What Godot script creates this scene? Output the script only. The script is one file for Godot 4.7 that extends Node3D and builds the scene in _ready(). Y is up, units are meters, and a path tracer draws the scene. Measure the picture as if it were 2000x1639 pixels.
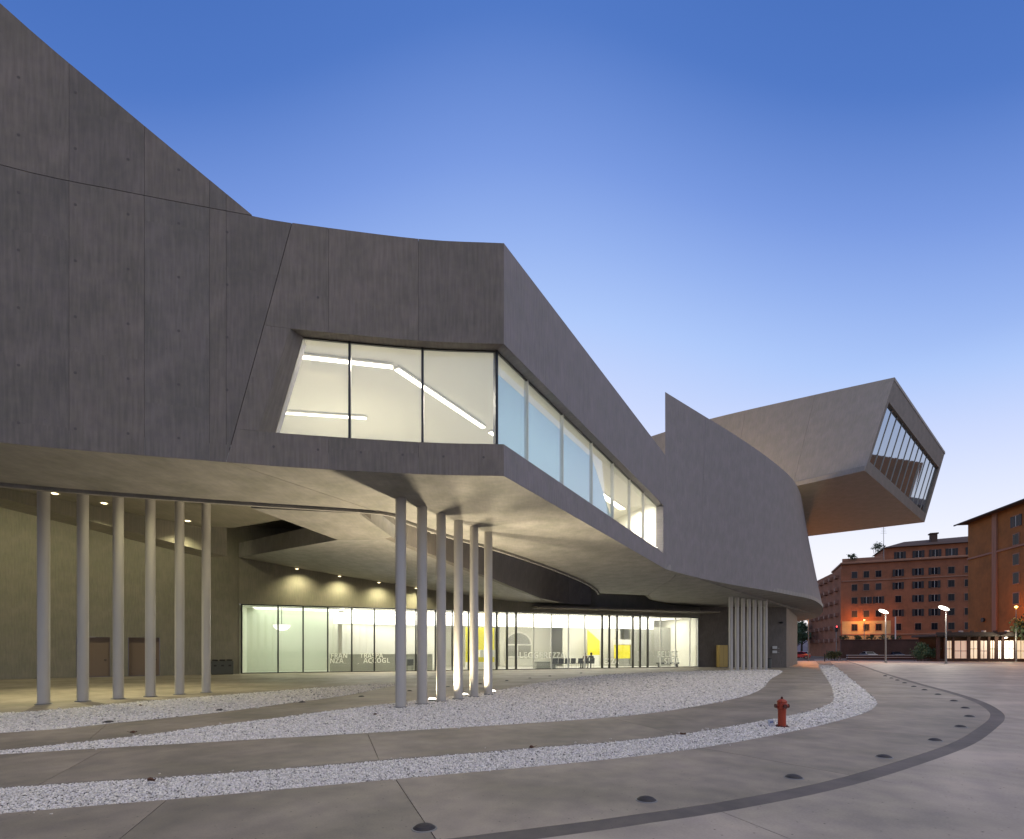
extends Node3D
# Dusk view of a curved concrete museum with a glazed bay, a paved forecourt with gravel strips and an orange street behind.
# World axes: x to the right, y up; depth into the picture is -z. P() takes (right, up, depth).

var M := {}
var names := {}
var rng := RandomNumberGenerator.new()
var museum: Node3D

func P(x: float, y: float, d: float) -> Vector3:
	return Vector3(x, y, -d)

# ---------------------------------------------------------------- helpers: naming
func numbered(n: String) -> String:
	names[n] = names.get(n, 0) + 1
	return n if names[n] == 1 else "%s_%03d" % [n, names[n] - 1]

func tag(o: Node, label: String, category: String, group := "", kind := "") -> Node:
	if label: o.set_meta("label", label)
	if category: o.set_meta("category", category)
	if group: o.set_meta("group", group)
	if kind: o.set_meta("kind", kind)
	return o

func thing(called: String, at: Vector3, label: String, category: String, group := "", turn := 0.0) -> Node3D:
	var o := Node3D.new()
	o.name = numbered(called)
	add_child(o)
	o.position = at
	o.rotation.y = turn
	tag(o, label, category, group)
	return o

func part(called: String, mesh: Mesh, mat: Material, parent: Node, at := Vector3.ZERO, rot := Vector3.ZERO) -> MeshInstance3D:
	var o := MeshInstance3D.new()
	o.name = numbered(called) if parent == self else called
	o.mesh = mesh
	o.material_override = mat
	parent.add_child(o, true)
	o.position = at
	o.rotation = rot
	return o

func sub(called: String, parent: Node) -> Node3D:
	var o := Node3D.new()
	o.name = called
	parent.add_child(o, true)
	return o

func structure(called: String, mesh: Mesh, mat: Material) -> MeshInstance3D:
	var o := part(called, mesh, mat, self)
	o.set_meta("kind", "structure")
	return o

# ---------------------------------------------------------------- helpers: meshes
func begin() -> SurfaceTool:
	var s := SurfaceTool.new()
	s.begin(Mesh.PRIMITIVE_TRIANGLES)
	s.set_smooth_group(-1)
	return s

func done(s: SurfaceTool) -> ArrayMesh:
	s.generate_normals()
	return s.commit()

func tri(s: SurfaceTool, a: Vector3, b: Vector3, c: Vector3, ua := Vector2.ZERO, ub := Vector2.ZERO, uc := Vector2.ZERO) -> void:
	s.set_uv(ua); s.add_vertex(a)
	s.set_uv(ub); s.add_vertex(b)
	s.set_uv(uc); s.add_vertex(c)

func quad(s: SurfaceTool, a: Vector3, b: Vector3, c: Vector3, d: Vector3, uv := Rect2(0, 0, 1, 1)) -> void:
	var u0 := uv.position
	var u1 := uv.position + Vector2(uv.size.x, 0)
	var u2 := uv.end
	var u3 := uv.position + Vector2(0, uv.size.y)
	tri(s, a, b, c, u0, u1, u2)
	tri(s, a, c, d, u0, u2, u3)

# a quad with uv in metres (first side along u)
func face(s: SurfaceTool, a: Vector3, b: Vector3, c: Vector3, d: Vector3, k := 0.25, off := Vector2.ZERO) -> void:
	quad(s, a, b, c, d, Rect2(off, Vector2(a.distance_to(b), a.distance_to(d)) * k))

# a slab: polygon given as [right, depth] pairs between two heights
func prism(s: SurfaceTool, poly: PackedVector2Array, y0: float, y1: float, k := 0.25) -> void:
	var t := Geometry2D.triangulate_polygon(poly)
	for i in range(0, t.size(), 3):
		var a := poly[t[i]]; var b := poly[t[i + 1]]; var c := poly[t[i + 2]]
		tri(s, P(a.x, y1, a.y), P(b.x, y1, b.y), P(c.x, y1, c.y), a * k, b * k, c * k)
		tri(s, P(c.x, y0, c.y), P(b.x, y0, b.y), P(a.x, y0, a.y), c * k, b * k, a * k)
	for i in poly.size():
		var a := poly[i]; var b := poly[(i + 1) % poly.size()]
		face(s, P(a.x, y0, a.y), P(b.x, y0, b.y), P(b.x, y1, b.y), P(a.x, y1, a.y), k)

# a flat or bent sheet through 3D points, triangulated in plan, with thickness upward
func cap(s: SurfaceTool, pts: Array, thick: float, k := 0.25) -> void:
	var flat := PackedVector2Array()
	for p in pts: flat.append(Vector2(p.x, -p.z))
	var t := Geometry2D.triangulate_polygon(flat)
	var up := Vector3(0, thick, 0)
	for i in range(0, t.size(), 3):
		var a: Vector3 = pts[t[i]]; var b: Vector3 = pts[t[i + 1]]; var c: Vector3 = pts[t[i + 2]]
		tri(s, a, b, c, flat[t[i]] * k, flat[t[i + 1]] * k, flat[t[i + 2]] * k)
		tri(s, c + up, b + up, a + up, flat[t[i + 2]] * k, flat[t[i + 1]] * k, flat[t[i]] * k)
	for i in pts.size():
		var a: Vector3 = pts[i]; var b: Vector3 = pts[(i + 1) % pts.size()]
		face(s, a, b, b + up, a + up, k)

func box(s: SurfaceTool, c: Vector3, size: Vector3, turn := 0.0, k := 0.25) -> void:
	var h := size / 2
	var bs := Basis(Vector3.UP, turn)
	var v := []
	for x in [-1, 1]:
		for y in [-1, 1]:
			for z in [-1, 1]:
				v.append(c + bs * Vector3(x * h.x, y * h.y, z * h.z))
	for f in [[0, 1, 3, 2], [5, 4, 6, 7], [4, 0, 2, 6], [1, 5, 7, 3], [2, 3, 7, 6], [4, 5, 1, 0]]:
		face(s, v[f[0]], v[f[1]], v[f[2]], v[f[3]], k)

# a box with chamfered edges, for things that catch light
func bevel_box(size: Vector3, r: float) -> ArrayMesh:
	var s := begin()
	var h := size / 2
	for ax in 3:
		for sg in [-1.0, 1.0]:
			var u := (ax + 1) % 3
			var w := (ax + 2) % 3
			var c := []
			for q in [[-1, -1], [1, -1], [1, 1], [-1, 1]]:
				var p := Vector3()
				p[ax] = sg * h[ax]; p[u] = q[0] * (h[u] - r); p[w] = q[1] * (h[w] - r)
				c.append(p)
			if sg < 0: c.reverse()
			quad(s, c[3], c[2], c[1], c[0])
	for ax in 3:
		var u := (ax + 1) % 3
		var w := (ax + 2) % 3
		for a in [-1.0, 1.0]:
			for b in [-1.0, 1.0]:
				var e := []
				for q in [[-1, 0], [1, 0], [1, 1], [-1, 1]]:
					var p := Vector3()
					p[ax] = q[0] * (h[ax] - r)
					p[u] = a * (h[u] - (r if q[1] == 0 else 0.0))
					p[w] = b * (h[w] - (0.0 if q[1] == 0 else r))
					e.append(p)
				quad(s, e[0], e[1], e[2], e[3])
	for a in [-1.0, 1.0]:
		for b in [-1.0, 1.0]:
			for c in [-1.0, 1.0]:
				tri(s, Vector3(a * h.x, b * (h.y - r), c * (h.z - r)), Vector3(a * (h.x - r), b * h.y, c * (h.z - r)), Vector3(a * (h.x - r), b * (h.y - r), c * h.z))
	return done(s)

func lathe(profile: Array, sides := 24) -> ArrayMesh:
	var s := SurfaceTool.new()
	s.begin(Mesh.PRIMITIVE_TRIANGLES)
	s.set_smooth_group(0)
	for i in profile.size() - 1:
		for k in sides:
			var a0 := TAU * k / sides
			var a1 := TAU * (k + 1) / sides
			var p: Vector2 = profile[i]
			var q: Vector2 = profile[i + 1]
			s.set_smooth_group(i)
			quad(s, Vector3(cos(a0) * p.x, p.y, sin(a0) * p.x), Vector3(cos(a1) * p.x, p.y, sin(a1) * p.x), Vector3(cos(a1) * q.x, q.y, sin(a1) * q.x), Vector3(cos(a0) * q.x, q.y, sin(a0) * q.x))
	return done(s)

func cylinder(r0: float, r1: float, h: float, sides := 28) -> CylinderMesh:
	var c := CylinderMesh.new()
	c.bottom_radius = r0; c.top_radius = r1; c.height = h; c.radial_segments = sides; c.rings = 1
	return c

func rod(s: SurfaceTool, a: Vector3, b: Vector3, r: float, sides := 6, r1 := -1.0) -> void:
	if r1 < 0: r1 = r
	var d := (b - a).normalized()
	var u := d.cross(Vector3.RIGHT if absf(d.y) > 0.8 else Vector3.UP).normalized()
	var w := d.cross(u)
	for k in sides:
		var p := u * cos(TAU * k / sides) + w * sin(TAU * k / sides)
		var q := u * cos(TAU * (k + 1) / sides) + w * sin(TAU * (k + 1) / sides)
		quad(s, a + p * r, b + p * r1, b + q * r1, a + q * r)
		tri(s, a, a + p * r, a + q * r)
		tri(s, b, b + q * r1, b + p * r1)

# ---------------------------------------------------------------- helpers: curves in plan
func spline(pts: Array, step := 0.45) -> PackedVector2Array:
	var out := PackedVector2Array()
	for i in pts.size() - 1:
		var a: Vector2 = pts[i]; var b: Vector2 = pts[i + 1]
		var p: Vector2 = pts[i - 1] if i > 0 else a * 2 - b
		var q: Vector2 = pts[i + 2] if i + 2 < pts.size() else b * 2 - a
		var n := maxi(2, int(a.distance_to(b) / step))
		for k in n: out.append(a.cubic_interpolate(b, p, q, float(k) / n))
	out.append(pts[-1])
	return out

func V(list: Array) -> Array:
	return list.map(func(p): return Vector2(p[0], p[1]))

# {p: points, n: inward offsets with mitred corners, s: running length}
func curve(pts: PackedVector2Array) -> Dictionary:
	var n := PackedVector2Array()
	var s := PackedFloat32Array()
	var run := 0.0
	for i in pts.size():
		var d0 := (pts[i] - pts[maxi(i - 1, 0)]).normalized()
		var d1 := (pts[mini(i + 1, pts.size() - 1)] - pts[i]).normalized()
		if i == 0: d0 = d1
		if i == pts.size() - 1: d1 = d0
		var a := Vector2(-d0.y, d0.x)
		var b := Vector2(-d1.y, d1.x)
		var m := (a + b).normalized()
		n.append(m / maxf(m.dot(a), 0.3))
		if i: run += pts[i].distance_to(pts[i - 1])
		s.append(run)
	return {"p": pts, "n": n, "s": s}

func at(c: Dictionary, s: float, d := 0.0) -> Vector2:
	var i := clampi(c.s.bsearch(s) - 1, 0, c.p.size() - 2)
	var t: float = (s - c.s[i]) / (c.s[i + 1] - c.s[i])
	var p: Vector2 = c.p[i].lerp(c.p[i + 1], t)
	var n: Vector2 = c.n[i].lerp(c.n[i + 1], t)
	return p + n * d

func on(c: Dictionary, s: float, y: float, d := 0.0) -> Vector3:
	var p := at(c, s, d)
	return P(p.x, y, p.y)

func s_of(c: Dictionary, x: float, z: float) -> float:
	var best := 1e9
	var out := 0.0
	for i in c.p.size() - 1:
		var q := Geometry2D.get_closest_point_to_segment(Vector2(x, z), c.p[i], c.p[i + 1])
		var dd := q.distance_to(Vector2(x, z))
		if dd < best:
			best = dd
			out = c.s[i] + c.p[i].distance_to(q)
	return out

# a slab that follows a curve in plan: polygon in (running length, height), from depth d0 to d1 behind the curve
func sheet(s: SurfaceTool, c: Dictionary, poly: PackedVector2Array, d0: float, d1: float, off := Vector2.ZERO) -> void:
	for i in c.s.size() - 1:
		var strip := PackedVector2Array([Vector2(c.s[i], -50), Vector2(c.s[i + 1], -50), Vector2(c.s[i + 1], 80), Vector2(c.s[i], 80)])
		for piece in Geometry2D.intersect_polygons(poly, strip):
			var t := Geometry2D.triangulate_polygon(piece)
			for k in range(0, t.size(), 3):
				var a: Vector2 = piece[t[k]]; var b: Vector2 = piece[t[k + 1]]; var e: Vector2 = piece[t[k + 2]]
				tri(s, on(c, a.x, a.y, d0), on(c, b.x, b.y, d0), on(c, e.x, e.y, d0), a * 0.25 + off, b * 0.25 + off, e * 0.25 + off)
				tri(s, on(c, e.x, e.y, d1), on(c, b.x, b.y, d1), on(c, a.x, a.y, d1), e * 0.25 + off, b * 0.25 + off, a * 0.25 + off)
	for i in poly.size():
		var a := poly[i]; var b := poly[(i + 1) % poly.size()]
		var cuts := [0.0, 1.0]
		for sv in c.s:
			if absf(b.x - a.x) > 1e-6:
				var t: float = (sv - a.x) / (b.x - a.x)
				if t > 1e-4 and t < 0.9999: cuts.append(t)
		cuts.sort()
		for k in cuts.size() - 1:
			var p := a.lerp(b, cuts[k]); var q := a.lerp(b, cuts[k + 1])
			face(s, on(c, p.x, p.y, d0), on(c, q.x, q.y, d0), on(c, q.x, q.y, d1), on(c, p.x, p.y, d1), 0.25, off)

func poly4(a: float, b: float, y0: float, y1: float) -> PackedVector2Array:
	return PackedVector2Array([Vector2(a, y0), Vector2(b, y0), Vector2(b, y1), Vector2(a, y1)])

# ---------------------------------------------------------------- helpers: materials
func noise(sd: int, f: float, oct := 4) -> FastNoiseLite:
	var n := FastNoiseLite.new()
	n.seed = sd; n.frequency = f; n.fractal_octaves = oct
	n.noise_type = FastNoiseLite.TYPE_SIMPLEX_SMOOTH
	return n

# concrete as cast: cloudy patches, fine grain, streaks along v from the boards, pin holes
func concrete_image(sd: int, size: int, patch: float, streak: float, grain: float, pins: int, base := 0.9) -> ImageTexture:
	var a := noise(sd, 3.2 / size, 5).get_seamless_image(size, size).get_data()
	var g := noise(sd + 1, 0.22, 2).get_seamless_image(size, size).get_data()
	var b := noise(sd + 2, 14.0 / size, 3).get_seamless_image(size, size).get_data()
	var st := noise(sd + 3, 0.045, 3).get_seamless_image(size, 64).get_data()
	var im := Image.create(size, size, false, Image.FORMAT_RGB8)
	var out := PackedByteArray()
	out.resize(size * size * 3)
	for y in size:
		for x in size:
			var i := y * size + x
			var v := base + (a[i] / 255.0 - 0.5) * patch + (b[i] / 255.0 - 0.5) * patch * 0.55 + (g[i] / 255.0 - 0.5) * grain + (st[((y / 12) % 64) * size + x] / 255.0 - 0.5) * streak
			var w := clampi(int(v * 255), 0, 255)
			out[i * 3] = w
			out[i * 3 + 1] = clampi(int((v - (a[i] / 255.0 - 0.5) * 0.02) * 255), 0, 255)
			out[i * 3 + 2] = clampi(int((v - (b[i] / 255.0 - 0.5) * 0.04) * 255), 0, 255)
	im.set_data(size, size, false, Image.FORMAT_RGB8, out)
	var r := RandomNumberGenerator.new()
	r.seed = sd
	for k in pins:
		var c := r.randf_range(0.45, 0.7)
		var w := r.randi_range(1, 2)
		im.fill_rect(Rect2i(r.randi_range(0, size - 4), r.randi_range(0, size - 4), w, w), Color(c, c, c))
	return ImageTexture.create_from_image(im)

func mat(called: String, lin: Color, rough := 0.8, tex: Texture2D = null, metal := 0.0) -> StandardMaterial3D:
	var m := StandardMaterial3D.new()
	m.resource_name = called
	m.albedo_color = lin.linear_to_srgb()
	m.roughness = rough
	m.metallic = metal
	if tex: m.albedo_texture = tex
	M[called] = m
	return m

func glow(called: String, col: Color, energy: float) -> StandardMaterial3D:
	var m := mat(called, Color(0.8, 0.8, 0.8), 0.6)
	m.emission_enabled = true
	m.emission = col
	m.emission_energy_multiplier = energy
	return m

func pane(called: String, col: Color, alpha: float) -> StandardMaterial3D:
	var m := mat(called, col, 0.02)
	m.transparency = BaseMaterial3D.TRANSPARENCY_ALPHA
	m.albedo_color.a = alpha
	return m

func omni(parent: Node, pos: Vector3, col: Color, e: float, size := 0.1) -> void:
	var l := OmniLight3D.new()
	l.name = "light"
	l.light_color = col; l.light_energy = e; l.light_size = size
	l.shadow_enabled = true; l.omni_range = 60.0; l.omni_attenuation = 2.0
	parent.add_child(l, true)
	l.position = pos

func spot(parent: Node, pos: Vector3, dir: Vector3, angle: float, col: Color, e: float, size := 0.06, soft := 0.6) -> void:
	var l := SpotLight3D.new()
	l.name = "light"
	l.light_color = col; l.light_energy = e; l.light_size = size
	l.spot_angle = angle; l.spot_angle_attenuation = soft
	l.shadow_enabled = true; l.spot_range = 60.0; l.spot_attenuation = 2.0
	parent.add_child(l, true)
	l.position = pos
	l.look_at_from_position(parent.global_transform * pos, parent.global_transform * (pos + dir), Vector3.RIGHT if absf(dir.normalized().y) > 0.9 else Vector3.UP)

func area(parent: Node, pos: Vector3, basis: Basis, size: Vector2, col: Color, e: float) -> void:
	var l := AreaLight3D.new()
	l.name = "light"
	l.light_color = col; l.light_energy = e
	l.area_size = size
	l.shadow_enabled = true
	l.area_range = 60.0
	parent.add_child(l, true)
	l.transform = Transform3D(basis, pos)

# ---------------------------------------------------------------- light and camera
func sky_texture() -> ImageTexture:
	# clear dusk sky: elevation stops in linear light; the afterglow lies ahead, a little right of the view axis
	var stops := [[0.0, 1.02, 0.96, 0.95], [6.0, 1.0, 0.97, 1.0], [12.0, 0.93, 0.94, 1.02], [20.0, 0.76, 0.82, 1.02], [27.0, 0.6, 0.7, 1.0], [33.5, 0.43, 0.59, 0.97], [39.0, 0.3, 0.45, 0.87], [44.0, 0.195, 0.328, 0.76], [51.5, 0.084, 0.195, 0.571], [62.0, 0.05, 0.14, 0.46], [91.0, 0.035, 0.1, 0.37]]
	var w := 512
	var h := 256
	var im := Image.create(w, h, false, Image.FORMAT_RGBF)
	for y in h:
		var el := 90.0 - (y + 0.5) / h * 180.0
		for x in w:
			var az := (float(x) + 0.5) / w * 360.0   # 0 = view axis
			# away from the afterglow the same colours sit lower in the sky
			var eff := minf(90.0, el + 17.0 * (1.0 - exp(-pow(minf(az, 360.0 - az) / 38.0, 2.0))) * clampf(el / 25.0, 0.0, 1.0))
			var c := Color(0.1, 0.1, 0.11)
			if el >= 0.0:
				for k in stops.size() - 1:
					var a: Array = stops[k]
					var b: Array = stops[k + 1]
					if eff <= b[0]:
						var t: float = (eff - a[0]) / (b[0] - a[0])
						c = Color(lerpf(a[1], b[1], t), lerpf(a[2], b[2], t), lerpf(a[3], b[3], t))
						break
			im.set_pixel(x, y, c)
	return ImageTexture.create_from_image(im)

func setup_light() -> void:
	var cam := Camera3D.new()
	cam.name = "camera"
	cam.projection = Camera3D.PROJECTION_FRUSTUM
	cam.near = 0.1
	cam.far = 3000.0
	cam.size = 0.1639                                     # shift lens: verticals stay upright, horizon low in the frame
	cam.frustum_offset = Vector2(0.0, 0.04515)
	add_child(cam)
	cam.position = P(0, 1.6, 0)
	cam.current = true
	var env := Environment.new()
	env.background_mode = Environment.BG_SKY
	var sk := PanoramaSkyMaterial.new()
	sk.panorama = sky_texture()
	env.sky = Sky.new()
	env.sky.sky_material = sk
	env.background_energy_multiplier = 1.0
	env.tonemap_mode = Environment.TONE_MAPPER_LINEAR
	env.tonemap_exposure = 1.0
	env.sdfgi_enabled = true
	env.ssao_enabled = true
	env.ssil_enabled = true
	var we := WorldEnvironment.new()
	we.name = "world_environment"
	we.environment = env
	add_child(we)
	var sky_fill := DirectionalLight3D.new()                   # added fill that boosts the sky light: very soft, from high on the right
	sky_fill.name = "added_fill_light"
	sky_fill.light_color = Color(1.0, 0.93, 0.75)
	sky_fill.light_energy = 0.45
	sky_fill.light_angular_distance = 70.0
	sky_fill.shadow_enabled = true
	add_child(sky_fill)
	sky_fill.look_at_from_position(Vector3(14, 35, 11), Vector3.ZERO)

func setup_materials() -> void:
	var cast := concrete_image(11, 1024, 0.12, 0.14, 0.07, 320)
	var fine := concrete_image(71, 1024, 0.07, 0.1, 0.04, 160)
	var cast2 := concrete_image(31, 1024, 0.16, 0.05, 0.05, 200)
	var screed := concrete_image(51, 1024, 0.24, 0.0, 0.08, 900)
	var tones := [[0.222, 0.192, 0.166], [0.2, 0.175, 0.155], [0.24, 0.206, 0.176], [0.212, 0.188, 0.168]]
	for i in 4:
		var c: Array = tones[i]
		mat("cast_concrete_%d" % i, Color(c[0], c[1], c[2]) * 0.88, 0.72, cast).uv1_offset = Vector3(0.27 * i, 0.41 * i, 0)
	mat("soffit_concrete", Color(0.3, 0.288, 0.268), 0.7, cast2)
	mat("fin_concrete", Color(0.25, 0.232, 0.24), 0.72, fine)
	mat("box_concrete", Color(0.3, 0.275, 0.25), 0.72, fine)
	mat("entrance_concrete", Color(0.29, 0.272, 0.22), 0.75, fine)
	for i in 3:
		var m := mat("screed_%d" % i, Color(0.33, 0.286, 0.232) * (0.95 + 0.05 * i), 0.6, screed)
		m.uv1_offset = Vector3(0.31 * i, 0.17 * i, 0)
		m.uv1_scale = Vector3(0.6, 0.6, 1)
	mat("screed_pale", Color(0.45, 0.39, 0.325), 0.6, screed).uv1_scale = Vector3(0.5, 0.5, 1)
	mat("screed_dark", Color(0.14, 0.122, 0.11), 0.65, screed)
	mat("gravel_bed", Color(0.16, 0.15, 0.15), 0.95)
	var sm := mat("gravel_stone", Color(1, 1, 1), 0.85)
	sm.vertex_color_use_as_albedo = true
	mat("asphalt", Color(0.06, 0.058, 0.06), 0.85, screed)
	mat("column_steel", Color(0.43, 0.41, 0.385), 0.45, null, 0.12)
	mat("dark_frame", Color(0.012, 0.013, 0.014), 0.4)
	mat("brown_frame", Color(0.05, 0.047, 0.035), 0.4)
	mat("pale_frame", Color(0.6, 0.6, 0.56), 0.4)
	pane("clear_glass", Color(0.72, 0.85, 0.82), 0.06)
	pane("milky_glass", Color(0.84, 0.84, 0.77), 0.14)
	pane("green_glass", Color(0.45, 0.75, 0.58), 0.14)
	mat("dark_mirror_glass", Color(0.30, 0.36, 0.40), 0.03, null, 0.85)
	mat("white_paint", Color(0.76, 0.75, 0.68), 0.7)
	mat("lobby_wall", Color(0.68, 0.67, 0.58), 0.7)
	mat("lobby_grey", Color(0.3, 0.3, 0.26), 0.7)
	mat("lobby_floor", Color(0.45, 0.44, 0.4), 0.35)
	mat("yellow_panel", Color(0.78, 0.7, 0.02), 0.45)
	mat("blind_cloth", Color(0.68, 0.77, 0.79), 0.8)
	M.blind_cloth.backlight_enabled = true
	M.blind_cloth.backlight = Color(0.8, 0.88, 0.92)
	mat("door_brown", Color(0.2, 0.145, 0.11), 0.6)
	mat("brass", Color(0.42, 0.3, 0.1), 0.5, null, 0.5)
	mat("black_plastic", Color(0.015, 0.015, 0.016), 0.5)
	mat("bin_grey", Color(0.07, 0.075, 0.07), 0.5)
	mat("sign_pale", Color(0.4, 0.4, 0.38), 0.5)
	mat("vinyl_white", Color(0.85, 0.85, 0.82), 0.6)
	M.vinyl_white.backlight_enabled = true
	M.vinyl_white.backlight = Color(0.95, 0.95, 0.92)
	mat("hydrant_red", Color(0.3, 0.03, 0.006), 0.4)
	mat("hydrant_dark", Color(0.07, 0.012, 0.008), 0.5)
	mat("dome_dark", Color(0.025, 0.022, 0.025), 0.6)
	mat("leaf_dry", Color(0.09, 0.035, 0.018), 0.8)
	mat("packet_blue", Color(0.16, 0.22, 0.42), 0.5)
	mat("packet_white", Color(0.6, 0.62, 0.68), 0.5)
	mat("tie", Color(0.1, 0.088, 0.085), 0.9)
	mat("roof_dark", Color(0.05, 0.045, 0.042), 0.9)
	glow("lamp_white", Color(1.0, 0.97, 0.9), 6.0)
	glow("lamp_ceiling", Color(1.0, 0.98, 0.93), 1.6)
	glow("lamp_warm", Color(1.0, 0.9, 0.68), 8.0)
	glow("lamp_sodium", Color(1.0, 0.72, 0.32), 8.0)
	glow("lamp_red", Color(1.0, 0.06, 0.04), 3.0)
	glow("kiosk_window", Color(1.0, 0.83, 0.6), 0.62)
	glow("kiosk_window_dim", Color(1.0, 0.74, 0.46), 0.35)
	glow("kiosk_window_bright", Color(1.0, 0.95, 0.86), 1.6)
	mat("stucco_orange", Color(0.34, 0.132, 0.064), 0.9, cast2)
	mat("stucco_ochre", Color(0.33, 0.13, 0.03), 0.9, cast2)
	mat("stucco_cream", Color(0.5, 0.42, 0.22), 0.9, cast2)
	mat("stucco_trim", Color(0.36, 0.19, 0.12), 0.9, cast2)
	mat("shutter", Color(0.018, 0.017, 0.018), 0.6)
	mat("window_dark", Color(0.012, 0.013, 0.018), 0.12).metallic_specular = 0.25
	mat("roof_tile", Color(0.075, 0.045, 0.035), 0.9)
	mat("street_wall", Color(0.09, 0.05, 0.04), 0.9, cast2)
	mat("kerb_stone", Color(0.4, 0.38, 0.36), 0.8)
	mat("bark", Color(0.06, 0.045, 0.035), 0.9)
	mat("leaf_dark", Color(0.045, 0.075, 0.035), 0.7)
	mat("leaf_pale", Color(0.075, 0.14, 0.07), 0.7)
	mat("post_grey", Color(0.2, 0.2, 0.2), 0.45, null, 0.4)
	mat("post_white", Color(0.7, 0.66, 0.6), 0.6)
	mat("hill_far", Color(0.11, 0.1, 0.13), 1.0)
	mat("car_blue", Color(0.03, 0.045, 0.09), 0.25)
	mat("car_red", Color(0.3, 0.02, 0.03), 0.25)
	mat("car_silver", Color(0.3, 0.32, 0.35), 0.3, null, 0.3)
	mat("tyre", Color(0.02, 0.02, 0.02), 0.9)
	for n in ["cloth"]:
		mat(n, Color(1, 1, 1), 0.9).vertex_color_use_as_albedo = true

# ---------------------------------------------------------------- the museum
const SOFFIT := 5.9
const ROOF := 11.63
const SILL := 6.68
const HEAD := 9.15
var wall: Dictionary          # outer line of the gallery, left to right, round the bay's corner
var S := {}                   # running lengths of points on it

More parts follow.
